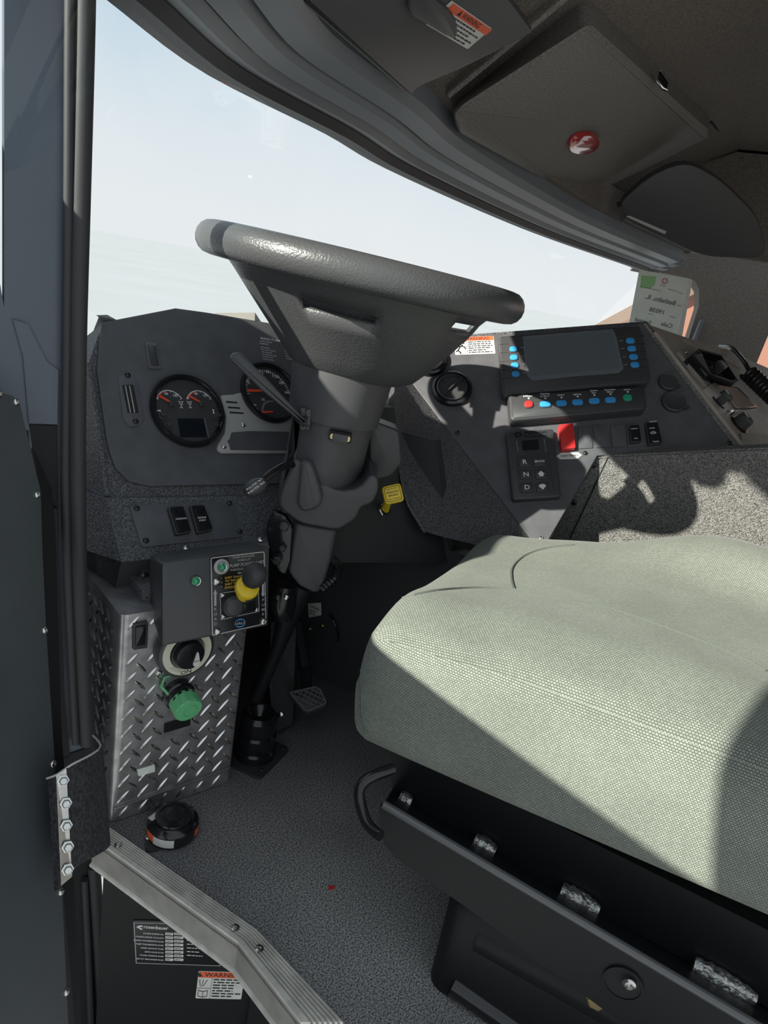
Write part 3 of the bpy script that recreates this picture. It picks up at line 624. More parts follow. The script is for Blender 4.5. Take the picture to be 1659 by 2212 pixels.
# silver trim plate around the speedometer
so_ = [(477, 854), (505, 852), (520, 848), (660, 860), (660, 979), (478, 979), (469, 972), (470, 962), (486, 935), (489, 900)]
px_plate(fG, gp, 'silver_plate', so_, 0, .0025, silver, r=.003, bev=.0006)
for i, (xa, ya, xb) in enumerate(((488, 868, 512), (492, 880, 518), (496, 891, 526))): px_plate(fG, gp, 'trim_slot', [(xa, ya-2), (xb, ya), (xb+1, ya+3), (xa+1, ya+1.5)], .0025, .003, dark)
px_plate(fG, gp, 'display_window', [(500, 934), (540, 931), (640, 933), (640, 973), (498, 972), (494, 957), (490, 954), (497, 947)], .0025, .0032, panelm, r=.002)
for x, y in ((524, 919), (482, 966)): screw_at(gp, *fG.loc(x, y), .0022, .0045, chrome)
b = MB(); up = fG.at(563, 733, 0, to=(650, 742)); d_ = S(fG, 1)
for st_, x, y, sz, wd in (('MAIN PUMP OPERATION', 563, 733, 8.5, 88), ('STATIONARY', 561, 738, 4.5, 26), ('PUMPING:', 561, 743, 4.5, 19), ('ROAD MODE', 613, 748, 7, 37)):
    a, c = fG.loc(x, y); b.text(st_, a, c, .0006, d_*sz, rot=-.03, width=fG.loc(x+wd, y)[0]-a)
for i, st_ in enumerate(('SET PARK BRAKE', 'SHIFT TRANS. TO NEUTRAL', 'APPLY PUMP BRAKE', 'SWITCH PUMP SHIFT LEVER', 'TO PUMP POSITION', 'PUSH DRIVE BUTTON')):
    a, c = fG.loc(563+i*.9, 751+i*5.2); b.text(st_, a, c, .0006, d_*4.2, rot=-.03, sx=.78)
for i, st_ in enumerate(('APPLY PARK BRAKE', 'PUSH NEUTRAL BUTTON', 'WAIT 5 SECONDS', 'SWITCH PUMP SHIFT LEVER', 'TO ROAD MODE')):
    a, c = fG.loc(614+i*.9, 755+i*5.2); b.text(st_, a, c, .0006, d_*4.2, rot=-.03, sx=.72)
b.build('lettering', white, gp, smooth=0)
# gauges
def gauge(name, label, x, y, rpx):
    f2 = fG.at(x, y); t = thing(name, label, 'gauge', f2); r = S(f2, rpx)
    MB().lathe([(r*.97, 0), (r, .004), (r, .008), (r*.96, .0125), (r*.90, .013), (r*.86, .010), (r*.85, .006)], n=48, cap1=False).build('bezel', gloss, t, smooth=50)
    MB().lathe([(r*.86, .0), (r*.86, .0062)], n=48).build('dial_face', plast, t)
    return t, f2, r
def L2(f2, x, y): return f2.loc(x, y, .0065)
def arc(b, cx, cy, r, a0, a1, wd, z, n=20):
    o = [(cx+r*math.cos(a0+(a1-a0)*i/n), cy+r*math.sin(a0+(a1-a0)*i/n), z) for i in range(n+1)]; k = [(cx+(r-wd)*math.cos(a0+(a1-a0)*i/n), cy+(r-wd)*math.sin(a0+(a1-a0)*i/n), z) for i in range(n+1)]
    b.rings([o, k], False, False, False)
def needle(t, f2, p0, p1, wpx, z=.009):
    a = Vector(L2(f2, *p0)); c = Vector(L2(f2, *p1)); d = (c-a).normalized(); nn = Vector((-d.y, d.x))*S(f2, wpx)/2
    MB().prism([tuple(a-nn), tuple(c-nn*.6), tuple(c+nn*.6), tuple(a+nn)], z, z+.0012).build('needle', redn, t, smooth=0)
t, f2, r = gauge('air_pressure_gauge', 'round dual air pressure gauge with two red needles and small screen', 403.5, 890, 84)
b = MB(); rd = MB()
for xo in (0, 64.5):
    cx, cy = L2(f2, 368+xo, 872); R0_ = S(f2, 31)
    arc(b, cx, cy, R0_, math.radians(25), math.radians(158), R0_*.06, .0067); arc(rd, cx, cy, R0_*.90, math.radians(100), math.radians(158), R0_*.05, .0067)
    for a_ in (25, 55, 80, 105, 130, 158):
        a_ = math.radians(a_); b.add([(cx+R0_*math.cos(a_-.02), cy+R0_*math.sin(a_-.02), .0067), (cx+R0_*math.cos(a_+.02), cy+R0_*math.sin(a_+.02), .0067), (cx+R0_*.84*math.cos(a_+.02), cy+R0_*.84*math.sin(a_+.02), .0067), (cx+R0_*.84*math.cos(a_-.02), cy+R0_*.84*math.sin(a_-.02), .0067)], [(0, 1, 2, 3)])
    for st_, x, y in (('60', 359.5, 853), ('120', 379, 857), ('0', 340.5, 863), ('PSI', 392 if xo == 0 else 347, 882)):
        a, c = L2(f2, x+xo, y); b.text(st_, a, c, .0068, S(f2, 8 if st_ != 'PSI' else 5.5), 'C')
    sx_, sy_ = L2(f2, 391 if xo == 0 else 345+xo, 871); arc(b, sx_, sy_, S(f2, 4), 0, 6.28, S(f2, 1), .0067); b.text('1' if xo == 0 else '2', sx_, sy_-S(f2, 2), .0068, S(f2, 5), 'C')
    for sg in (-1, 1): b.add([(sx_+sg*S(f2, 3), sy_+S(f2, 2), .0067), (sx_+sg*S(f2, 6), sy_+S(f2, 4.5), .0067), (sx_+sg*S(f2, 5.5), sy_+S(f2, 5.5), .0067), (sx_+sg*S(f2, 2.5), sy_+S(f2, 3), .0067)], [(0, 1, 2, 3)])
    b.add([(sx_-S(f2, .6), sy_-S(f2, 4), .0067), (sx_+S(f2, .6), sy_-S(f2, 4), .0067), (sx_+S(f2, .6), sy_-S(f2, 7), .0067), (sx_-S(f2, .6), sy_-S(f2, 7), .0067)], [(0, 1, 2, 3)])
    hx, hy = L2(f2, 369+xo, 873.5); MB().lathe([(S(f2, 6.5), .0065), (S(f2, 6), .011), (S(f2, 4), .0115)], hx, hy, n=16).build('needle_hub', plast, t)
    needle(t, f2, (342+xo, 856.5), (367+xo, 870), 5)
for (x, y, h) in ((342, 887, 1), (461, 889, 0)):
    a, c = L2(f2, x, y); k = S(f2, 6)
    pts = [(-1, 0), (-.45, .5), (-.45, .18), (.45, .18), (.45, .5), (1, 0), (.45, -.5), (.45, -.18), (-.45, -.18), (-.45, -.5)]
    b.add([((a+px_*k, c+py_*k, .0067) if h else (a+py_*k, c+px_*k, .0067)) for px_, py_ in pts], [tuple(range(10))])
b.build('dial_print', white, t, smooth=0); rd.build('red_arcs', redn, t, smooth=0)
px_plate(f2, t, 'screen', [(384, 904), (440, 904), (450, 944), (390, 944)], .006, .0075, screenm, r=.001)
px_plate(f2, t, 'screen_edge', [(440, 903), (443, 903), (453, 945), (449, 945)], .006, .008, panelm)
for x, y in ((350, 898), (362.5, 919.5), (468, 900), (463, 920)):
    a, c = L2(f2, x, y); MB().lathe([(S(f2, 9), .006), (S(f2, 8.5), .008), (S(f2, 6), .0085), (S(f2, 5.5), .014), (S(f2, 4.6), .015)], a, c, n=16).build('push_button', plast, t)
t, f2, r = gauge('speedometer', 'round speedometer with red needle and inset rpm scale behind the stalk', 580, 851, 70)
b = MB(); cx, cy = L2(f2, 580, 851); R0_ = r*.80
for i in range(31):
    a_ = math.radians(180-i*5.8 + 2); k = .80 if i % 5 == 0 else .90
    for s_ in (0,): b.add([(cx+R0_*math.cos(a_-.018), cy+R0_*math.sin(a_-.018), .0067), (cx+R0_*math.cos(a_+.018), cy+R0_*math.sin(a_+.018), .0067), (cx+R0_*k*math.cos(a_+.018), cy+R0_*k*math.sin(a_+.018), .0067), (cx+R0_*k*math.cos(a_-.018), cy+R0_*k*math.sin(a_-.018), .0067)], [(0, 1, 2, 3)])
for st_, x, y, s_ in (('0', 530, 845, 11), ('20', 534, 826, 10), ('40', 545, 813, 10), ('60', 560, 805, 10), ('80', 579, 806, 10), ('100', 598, 817, 10), ('120', 609, 830, 10), ('140', 621, 851, 10), ('10', 569, 866, 8.5), ('RPM', 549, 877, 6), ('x100', 551, 885, 6), ('0', 557, 895, 8)):
    a, c = L2(f2, x, y); b.text(st_, a, c, .0068, S(f2, s_), 'C')
sx_, sy_ = L2(f2, 590, 891)
for i in range(12):
    a_ = math.radians(182-i*9); R1 = S(f2, 28); b.add([(sx_+R1*math.cos(a_-.02), sy_+R1*math.sin(a_-.02), .0067), (sx_+R1*math.cos(a_+.02), sy_+R1*math.sin(a_+.02), .0067), (sx_+R1*.84*math.cos(a_+.02), sy_+R1*.84*math.sin(a_+.02), .0067), (sx_+R1*.84*math.cos(a_-.02), sy_+R1*.84*math.sin(a_-.02), .0067)], [(0, 1, 2, 3)])
b.build('dial_print', white, t, smooth=0)
needle(t, f2, (533, 845), (575, 845.5), 6); needle(t, f2, (566, 892), (588, 890.5), 5)
MB().lathe([(S(f2, 9), .0065), (S(f2, 8), .012), (S(f2, 5), .0125)], *L2(f2, 578, 846), n=16).build('needle_hub', plast, t)
# ================================================================== ignition switch plate
q = [(279, 1091), (502, 1081), (527, 1159), (307, 1182)]; f2 = fI.at(*cen(q))
t = thing('ignition_plate', 'black plate with ignition and engine start rocker switches', 'switch plate', f2)
px_plate(f2, t, 'plate', q, .0, .0025, panelm, r=.005, bev=.0006)
for x, y in ((294, 1099), (494, 1088), (516, 1149), (314, 1169)): screw_at(t, *f2.loc(x, y), .0022, .0047, blackscrew)
def rocker(fr, parent, q, prints, shade=plast, z=.0025):
    o = px_plate(fr, parent, 'rocker_bezel', q, z, z+.008, shade, r=.003, bev=.001)
    pl = offset_poly(fr.poly(q, z+.008), .0022); r_ = MB().prism(rpoly(pl, .002), z+.006, z+.0115, .001).build('rocker', gloss if shade is plast else shade, o)
    c = cen(q); b = MB()
    for st_, x, y, s_ in prints: a, e_ = fr.loc(x, y, z+.0118); b.text(st_, a, e_, z+.0118, S(fr, s_), 'C', rot=.02)
    if prints: b.build('lettering', white, o, smooth=0)
    return o
o = rocker(f2, t, [(363, 1095), (396, 1092), (415, 1149), (381, 1155)], [('IGNITION', 392, 1122, 5.5)])
px_plate(f2, o, 'indicator', [(379, 1100), (394, 1099), (397, 1111), (382, 1112)], .014, .0145, screenm)
o = rocker(f2, t, [(410, 1091), (441, 1090), (461, 1144), (427, 1152)], [('ENGINE', 437, 1119.5, 5.5), ('START', 438, 1125.5, 5.5)])
px_plate(f2, o, 'indicator', [(424, 1097), (440, 1096), (443, 1108), (427, 1109)], .014, .0145, screenm)
# ================================================================== pump shift box
pb = thing('pump_shift_box', 'black box under the dash with pump shift plate and yellow lever', 'control box', fP)
fb = fP.poly([(350, 1217), (387, 1210), (583, 1183), (580, 1352), (350, 1397)])
b = MB(); bk = [(x+.004 if i in (0, 4) else x, y+(.03 if i in (3, 4) else 0)) for i, (x, y) in enumerate(fb)]
fbr = rpoly(fb, [.006, 0, .003, .003, .006]); 
b.rings([[(x, y, -.075) for x, y in rpoly(bk, [.006, 0, .003, .003, .006])], [(x, y, -.004) for x, y in fbr], [(x, y, -.001) for x, y in offset_poly(fbr, .001)], [(x, y, 0) for x, y in offset_poly(fbr, .003)]]).build('housing', plast, pb, smooth=30)
fl4 = [fP.pt(387, 1210), fP.pt(583, 1183), fI.pt(575, 1161, .004), fI.pt(379, 1184, .004)]
MB().rings([fl4, [q-fP.n*.003-Zv*.002 for q in fl4]]).build('mounting_flange', panelm, pb, smooth=0, world=True)
fn = (fl4[1]-fl4[0]).cross(fl4[3]-fl4[0]).normalized(); fn = fn if fn.dot(CO-fl4[0]) > 0 else -fn
for x, y in ((401, 1186), (562, 1168)):
    f_ = Fr(PPL(x, y, fl4[0], fn), fP.u, fn); MB().lathe([(.0068, 0), (.0065, .002), (.0045, .0045), (.0025, .005), (.0022, .003)], n=14).build('screw', chrome, pb, M=fP.M.inverted() @ f_.M)
lq = [(454, 1204), (572, 1190), (576, 1348), (457, 1375)]
pl = rpoly(fP.poly(lq, .002), .004); plate_ = MB().prism(pl, 0, .002).build('instruction_plate', gloss, pb, smooth=0)
MB().ringplate(offset_poly(pl, .0006), offset_poly(pl, .0018), .002, .0023).build('plate_border', silver, plate_, smooth=0)
def lamp(parent, x, y, rpx, m, z=.002, flange=0):
    a, c = fP.loc(x, y, z); r = S(fP, rpx); zz = z
    if flange: MB().lathe([(S(fP, flange), zz), (S(fP, flange), zz+.0012)], a, c, n=24).build('lamp_flange', grayp, parent)
    o = MB().lathe([(r, zz), (r, zz+.004), (r*.85, zz+.0065), (r*.72, zz+.006)], a, c, n=20, cap1=False).build('lamp_ring', chrome, parent)
    MB().lathe([(r*.74, zz), (r*.74, zz+.006), (r*.5, zz+.0085), (r*.2, zz+.0095)], a, c, n=20).build('lamp_lens', m, o)
lamp(pb, 478, 1224, 10.5, greenlens, .002, 16.5); lamp(pb, 421, 1254, 11.5, greenlens, 0)
def tx(b, st_, x, y, s_, x2=None, al='L', rot=.0):
    a, c = fP.loc(x, y, .0024); b.text(st_, a, c, .0024, S(fP, s_), al, rot=0, width=(fP.loc(x2, y, .0024)[0]-a) if x2 else None)
b = MB(); tx(b, 'PUMP ENGAGED', 503, 1207, 6, 550); tx(b, 'WHEN LIT', 513, 1213, 6, 541); tx(b, 'PUMP POWER SHIFT', 497, 1226, 10, 572); tx(b, 'WARNING', 497, 1234, 6, 525)
a, c = fP.loc(512, 1239); b.bars(a, c, .0024, S(fP, 50), 1, .01, S(fP, 3)); a, c = fP.loc(533, 1231); b.bars(a, c, .0024, S(fP, 36), 1, .01, S(fP, 3))
for i, ch in enumerate('ROAD'): tx(b, ch, 465.5, 1319+i*10.6, 9, al='C')
for i, ch in enumerate('PUMP'): tx(b, ch, 568.5, 1299+i*10.4, 9, al='C')
for i, ch in enumerate('123'): tx(b, ch+'.', 477, 1251+i*9, 6)
for x, ya, yb in ((465, 1309, 1273), (568, 1259, 1290)):
    p0 = Vector(fP.loc(x, ya, .0024)); p1 = Vector(fP.loc(x, yb, .0024)); d = (p1-p0); n2 = Vector((-d.y, d.x)).normalized()*S(fP, 2.4); m_ = p0+d*.72
    b.add([(*q, .0024) for q in (p0-n2, m_-n2, m_-n2*1.9, p1, m_+n2*1.9, m_+n2, p0+n2)], [tuple(range(7))])
b.build('lettering', grayp, plate_, smooth=0)
b = MB()
for i, st_ in enumerate(('SHIFT TRANSMISSION', 'TO "NEUTRAL"', 'SHIFT TO "PUMP"', 'ENGAGE TRANS')): tx(b, st_, 486, 1251+i*7.0, 6.6)
b.build('yellow_lettering', yprint, plate_, smooth=0)
iq = fP.poly([(474, 1281), (558, 1268), (560, 1321), (476, 1339)], .002); iq = rpoly(iq, .002)
MB().prism(iq, .002, .003).build('shift_gate', dark, plate_, smooth=0); MB().ringplate(iq, offset_poly(iq, .0008), .003, .0033).build('gate_border', silver, plate_, smooth=0)
a, c = fP.loc(499, 1307); MB().lathe([(S(fP, 23), .003), (S(fP, 23), .012), (S(fP, 17), .016), (S(fP, 8), .017)], a, c, n=28).build('gate_cam', plast, plate_)
a, c = fP.loc(528, 1305); MB().plate(a, c, S(fP, 40), S(fP, 30), .003, .012, .004, .003).build('gate_block', gloss, plate_)
for x, y in ((479, 1285), (480, 1331), (553, 1316), (554, 1273)): screw_at(pb, *fP.loc(x, y), .003, S(fP, 5.5), chrome)
for x, y in ((466, 1256), (468, 1364), (568, 1342), (567, 1235)): screw_at(pb, *fP.loc(x, y), .002, S(fP, 8.8), chrome)
a, c = fP.loc(519, 1346, .0024); b = MB(); k = S(fP, 12)
for a0, a1 in ((25, 155), (205, 335)): 
    o1 = [(a+k*math.cos(math.radians(a0+(a1-a0)*i/12)), c+k*.8*math.sin(math.radians(a0+(a1-a0)*i/12)), .0024) for i in range(13)]; o2 = [(a+k*.98*math.cos(math.radians(a0+(a1-a0)*i/12)), c+k*.58*math.sin(math.radians(a0+(a1-a0)*i/12)), .0024) for i in range(13)]; b.rings([o1, o2], False, False, False)
b.build('emblem_arcs', blueprint, plate_, smooth=0)
b = MB(); b.text('HALE', a, c-k*.26, .0025, k*.72, 'C', width=k*2.0); b.build('emblem_lettering', grayp, plate_, smooth=0)
# lever
p0 = fP.pt(521, 1291, .004); p1 = P(551, 1241, .945); ax = (p1-p0).normalized(); lv = Fr(p0, CR, ax); Ml = fP.M.inverted() @ lv.M; LL = (p1-p0).length; k = S(fP, 1)
lo_ = MB().lathe([(k*13, 0), (k*13, LL*.34), (k*12, LL*.38), (k*25, LL*.40), (k*26, LL*.44), (k*24, LL*.50), (k*10, LL*.53), (k*8.5, LL*.75)], n=28).build('lever_sleeve', yellow, pb, M=Ml)
MB().lathe([(k*9, LL*.7), (k*15, LL*.74), (k*22, LL*.83), (k*24.5, LL*.95), (k*22, LL*1.08), (k*13, LL*1.17), (k*3, LL*1.19)], n=28).build('lever_knob', rubber, pb, M=Ml, smooth=60)
# ================================================================== steering wheel
C0 = P(785, 590, 1.05); nrm = ray(425, 505).cross(ray(1143, 678)).normalized(); nrm = nrm if nrm.z > 0 else -nrm
fW = Fr(C0, CR, nrm); RW = .243; rt = .0205
sw = thing('steering_wheel', 'black dished steering wheel with thick grained rim', 'steering wheel', fW)
def torus(R_, r0, r1, n=72, m=16, z=0):
    return [[((R_+r0*math.cos(2*math.pi*j/m))*math.cos(2*math.pi*i/n), (R_+r0*math.cos(2*math.pi*j/m))*math.sin(2*math.pi*i/n), z+r1*math.sin(2*math.pi*j/m)) for j in range(m)] for i in range(n+1)]
MB().rings(torus(RW-rt, rt, .0225), False, False).build('rim', wheelm, sw, smooth=60)
# dish: one shell falling from the rim to the hub, with windows cut between the spokes
prof = [(.206, -.010), (.196, -.022), (.184, -.034), (.172, -.047), (.159, -.061), (.141, -.080), (.122, -.100), (.102, -.122), (.086, -.140), (.072, -.148), (.055, -.150)]
nA = 120; b = MB(); sw_r = lambda r, z, i: r*(1+.28*min(1, max(0, (-z-.03)/.11))*max(0, math.cos(2*math.pi*i/nA))**1.5)
b.v = [(sw_r(r, z, i)*math.cos(2*math.pi*i/nA), sw_r(r, z, i)*math.sin(2*math.pi*i/nA), z) for r, z in prof for i in range(nA)]
def window(k, a):
    a = (a+180) % 360-180
    for a0, a1, k0, k1 in WINDOWS:
        e = (a-a0)/(a1-a0)
        if 0 < e < 1 and k0+(1-math.sin(math.pi*e)**.5)*(k1-k0)*.5 <= k < k1-(1-math.sin(math.pi*e)**.5)*(k1-k0)*.5: return True
    return False
b.f = [(k*nA+i, k*nA+(i+1) % nA, (k+1)*nA+(i+1) % nA, (k+1)*nA+i) for k in range(len(prof)-1) for i in range(nA) if not window(k, (i+.5)*3)]
dsh = b.build('spoke_dish', wheelm, sw, smooth=50); sm = dsh.modifiers.new('thickness', 'SOLIDIFY'); sm.thickness = .009; sm.offset = -1
MB().lathe([(.085, -.11), (.095, -.07), (.085, -.045), (.04, -.038)], n=40).build('horn_pad', wheelm, sw, smooth=50)
# ================================================================== steering column
sc_ = thing('steering_column', 'black plastic steering column with shrouds, stalk and tilt lever', 'steering column', fW)
lathe = lambda name, prof, m=plast2, n=40: MB().lathe(prof, n=n).build(name, m, sc_, smooth=40)
lathe('collar', [(.068, -.222), (.071, -.221), (.081, -.128), (.081, -.120), (.074, -.118)])
lathe('upper_shroud', [(.030, -.338), (.048, -.332), (.058, -.318), (.0625, -.29), (.064, -.22), (.064, -.215)])
fV = Fr(C0-nrm*.35, CR, (CO-C0)-nrm*(CO-C0).dot(nrm))
def colpoly(name, px, z0, z1, m=plast2, r=.008, bev=.005, fr=None):
    fr = fr or fV; pl = rpoly(fr.poly(px, z1), r); b = MB(); rs = []
    n = len(pl)
    if sum(pl[i][0]*pl[(i+1) % n][1]-pl[(i+1) % n][0]*pl[i][1] for i in range(n)) < 0: pl = list(reversed(pl))
    for z, o in ((z0, 0), (z1-bev, 0), (z1-bev*.7, bev*.05), (z1-bev*.3, bev*.3), (z1-bev*.08, bev*.65), (z1, bev)): rs.append([(x, y, z) for x, y in (offset_poly(pl, o) if o else pl)])
    b.rings(rs); return b.build(name, m, sc_, M=fW.M.inverted() @ fr.M, smooth=40)
colpoly('tilt_housing', [(636, 990), (660, 1000), (700, 1045), (735, 1062), (775, 1055), (800, 1025), (816, 1030), (818, 1060), (803, 1090), (777, 1096), (771, 1120), (731, 1147), (648, 1132), (600, 1095), (606, 1060), (628, 1010)], -.05, .058, r=.012)
colpoly('left_case', [(643, 880), (646, 1000), (628, 1100), (600, 1094), (598, 1075), (614, 985), (622, 972), (632, 970)], -.05, .045, bev=.006)
colpoly('shroud_cheek', [(649, 998), (668, 994), (678, 1010), (690, 1050), (697, 1076), (692, 1095), (676, 1104), (652, 1108), (640, 1090)], .03, .075, r=.010, bev=.007)
colpoly('lower_cover', [(638, 1130), (727, 1145), (715, 1210), (697, 1273), (681, 1284), (645, 1267), (622, 1237), (628, 1190)], -.05, .035, bev=.006)
colpoly('bracket_plate', [(592, 1104), (577, 1129), (574, 1150), (589, 1212), (603, 1237), (617, 1243), (629, 1212), (633, 1144), (617, 1114)], .03, .042, m=gloss, bev=.003, r=.004)
colpoly('right_bracket', [(795, 905), (862, 930), (868, 1000), (845, 1030), (800, 1040)], -.075, -.03, m=plast, bev=.004)
def onV(x, y, z): a, c = fV.loc(x, y, z); return fW.M.inverted() @ fV.M @ T((a, c, z))
for x, y, r in ((614, 1134, .0085), (611, 1181, .006), (598, 1207, .008)): MB().lathe([(r*1.25, 0), (r*1.25, .002), (r, .002), (r, .009), (r*.8, .010)], n=6).build('bolt', steelb if False else blackscrew, sc_, M=onV(x, y, .042), smooth=0)
MB().lathe([(.009, 0), (.009, .002), (.006, .005)], n=16).build('pivot_cap', plast, sc_, M=onV(619, 1097, .046))
# universal joint and shaft
def wtube(name, pts, r, m, parent, n=12, smooth=50): return MB().tube(pts, r, n).build(name, m, parent, world=True, smooth=smooth)
wtube('steering_shaft', [P(655, 1260, 1.19), P(622, 1330, 1.215), P(600, 1400, 1.24), P(552, 1510, 1.275)], [.022, .02, .012, .012], steelb, sc_)
wtube('joint_yoke', [P(618, 1262, 1.17), P(610, 1300, 1.18), P(612, 1335, 1.19)], [.018, .024, .016], gloss, sc_)
for x, y, d, m in ((618, 1290, 1.155, chrome), (600, 1290, 1.15, blackscrew)):
    f_ = Fr(P(x, y, d), CR, CO-P(x, y, d)); MB().lathe([(.004, 0), (.004, .004), (.002, .005)], n=10).build('pinch_bolt', m, sc_, M=fW.M.inverted() @ f_.M)
h0 = spline([P(716, 1208, 1.17), P(730, 1224, 1.165), P(724, 1246, 1.165), P(698, 1272, 1.17)], 9)
b = MB(); b.tube(h0, [.0085 if i % 2 else .0068 for i in range(len(h0))], 10).build('corrugated_hose', gloss, sc_, world=True, smooth=30)
# turn signal stalk
p0, p1 = P(512, 776, 1.00), P(648, 903, 1.08); d = (p1-p0).normalized(); f_ = Fr(p0, d, (CO-p0)); k = (1.02)/FPX; Ls = (p1-p0).length
s_ = MB().prism(rpoly([(-k*13, -k*11), (Ls*.4, -k*13), (Ls, -k*5), (Ls, k*5), (Ls*.4, k*13), (-k*6, k*15), (-k*16, k*4)], .004), -.008, .006, .005).build('turn_signal_stalk', plast2, sc_, M=fW.M.inverted() @ f_.M, smooth=40)
wtube('stalk_joint', [P(646, 900, 1.065), P(660, 912, 1.05)], .009, gloss, sc_)
px = [(651, 885), (672, 890), (668, 928), (648, 922)]; MB().prism(fV.poly(px, .06), .055, .064).build('stalk_socket', gloss, sc_, M=fW.M.inverted() @ fV.M, smooth=0)
for x, y in ((655, 890), (667, 893), (655, 918), (666, 908)): MB().box((-.003, -.006, 0), (.003, .006, .003)).build('socket_clip', plast2, sc_, M=onV(x, y, .064), smooth=0)
# tilt lever
wtube('tilt_lever', spline([P(640, 1003, 1.09), P(615, 1006, 1.07), P(590, 1020, 1.05), P(570, 1036, 1.04)], 5), .0062, gloss, sc_)
f_ = Fr(P(552, 1052, 1.03), (P(590, 1030, 1.03)-P(552, 1052, 1.03)), CO-P(552, 1052, 1.03)); k = 1.03/FPX
MB().lathe([(k*3, k*27), (k*9, k*25), (k*17, k*12), (k*20, 0), (k*19.5, -k*8), (k*16, -k*20), (k*6, -k*26), (k*1, -k*26.5)], n=24, M=Matrix.Rotation(math.pi/2, 4, 'Y')).build('tilt_knob', plast, sc_, M=fW.M.inverted() @ f_.M, smooth=60)
b = MB(); b.text('PULL FOR TILT', k*1, k*4, k*20.6, k*6.2, 'C', rot=.1); b.text('PUSH FOR TELE', k*1, -k*4, k*20.6, k*6.2, 'C', rot=.1); b.build('knob_lettering', labelw, sc_, M=fW.M.inverted() @ f_.M, smooth=0)
# hazard slider on the shroud
f_ = Fr(P(735, 944, 1.052), P(757, 949, 1.052)-P(712, 940, 1.052), (CO-C0)-nrm*(CO-C0).dot(nrm)); k = 1.05/FPX; Mh = fW.M.inverted() @ f_.M
MB().plate(0, 0, k*50, k*21, -.012, .0005, .003).build('slider_slot', dark, sc_, M=Mh)
MB().plate(0, -k*1, k*44, k*13, .0, .0025, .004).build('slider_amber', brass, sc_, M=Mh)
MB().plate(0, -k*1, k*33, k*17, .0, .007, .002, .001).build('slider', plast2, sc_, M=Mh)
# ================================================================== yellow brake knob
f_ = fY.at(826, 1101, .001); yk = thing('parking_brake_control', 'square yellow parking brake pull control on a short stem', 'control', f_)
MB().lathe([(.0125, 0), (.0125, .006), (.010, .007)], n=6).build('nut', chrome, yk, smooth=0)
MB().lathe([(.009, .005), (.009, .012)], n=18).build('collar', gloss, yk)
p1 = P(848, 1068, 1.195); sa = (p1-f_.o).normalized(); lf = f_.M.inverted() @ p1
MB().tube([(0, 0, .008), lf*.5, lf], .0072, 14).build('stem', yellow, yk)
f3 = Fr(p1, P(870, 1062, 1.195)-P(828, 1072, 1.195), (CO-p1).normalized()+sa*.4); k = 1.195/FPX; Mk = f_.M.inverted() @ f3.M
MB().plate(0, 0, k*42, k*40, -.004, .011, k*8, .003).build('knob_head', yellow, yk, M=Mk)
b = MB()
for r_ in (0,): b.ringplate(rpoly(rect(0, 0, k*34, k*32), k*5), rpoly(rect(0, 0, k*32, k*30), k*5), .011, .0113)
b.text('PARKING', 0, k*2, .0113, k*6, 'C', width=k*26); b.text('BRAKE', 0, -k*5, .0113, k*6, 'C', width=k*20); b.text('PUSH TO RELEASE', 0, -k*12, .0113, k*3.4, 'C', width=k*26); b.text('PULL TO APPLY', 0, k*10, .0113, k*3.4, 'C', width=k*24)
b.build('lettering', blackp, yk, M=Mk, smooth=0)
# ================================================================== foot controls
f_ = frame_hv(P(663, 1512, 1.31), camv(.94, -.25, .25), camv(.35, .75, -.5)); bp = thing('brake_pedal', 'black rubber brake pedal pad with crossed tread ribs', 'pedal', f_)
pp = [(620, 1495), (681, 1481), (695, 1488), (708, 1516), (705, 1524), (665, 1541), (655, 1536)]
px_plate(f_, bp, 'pad', pp, -.016, 0, rubber, r=.004, bev=.003)
pl = f_.poly(pp); ol = rpoly(offset_poly(pl, .002), .003); MB().ringplate(ol, offset_poly(ol, .003), 0, .003).build('pad_border', mat('worn_rubber', (.10, .095, .10), .5), bp)
xs = [p[0] for p in pl]; ys = [p[1] for p in pl]
def inside(x, y, P_):
    c = False; j = len(P_)-1
    for i in range(len(P_)):
        if (P_[i][1] > y) != (P_[j][1] > y) and x < (P_[j][0]-P_[i][0])*(y-P_[i][1])/(P_[j][1]-P_[i][1])+P_[i][0]: c = not c
        j = i
    return c
inn2 = offset_poly(pl, .004)
for sg in (1, -1):
    for k in range(-6, 7):
        seg = []
        for i in range(80):
            x = min(xs)+(max(xs)-min(xs))*i/79; y = sg*(x-sum(xs)/7)*1.0+k*.012+sum(ys)/7
            if inside(x, y, inn2): seg.append((x, y, .001))
        if len(seg) > 4: MB().tube([seg[0], seg[-1]], .0013, 6).build('tread_rib', MATS['worn_rubber'], bp)
q0 = f_.W(0, 0, -.014); MB().tube([q0, P(660, 1440, 1.37), P(640, 1340, 1.36)], .010, 8).build('pedal_arm', steelb, bp, world=True)
bx = PZ(541, 1640, 0); boot = thing('steering_boot', 'ribbed black rubber boot where the steering shaft meets the floor', 'boot', Matrix.Translation((bx.x+.012, bx.y, 0)))
MB().lathe([(.034, 0), (.037, .002), (.037, .02), (.033, .024), (.035, .03), (.035, .052), (.031, .056), (.033, .062), (.033, .086), (.027, .094), (.027, .09), (.014, .075)], n=32).build('bellows', gloss, boot)
MB().plate(0, 0, .10, .09, 0, .006, .01).build('flange', rubber, boot)
for a_ in (0, 1): screw_at(boot, .042 if a_ else -.03, -.035, .006, .004, blackscrew)
pbk = thing('pedal_bracket', 'dark steel pedal bracket standing between boot and brake pedal', 'bracket', PZ(600, 1590, 0))
wpoly('upright', frontw, pbk, [P(585, 1345, 1.33), P(640, 1330, 1.35), P(635, 1480, 1.36), P(632, 1565, 1.36), P(590, 1583, 1.33), P(582, 1480, 1.33)], .04)
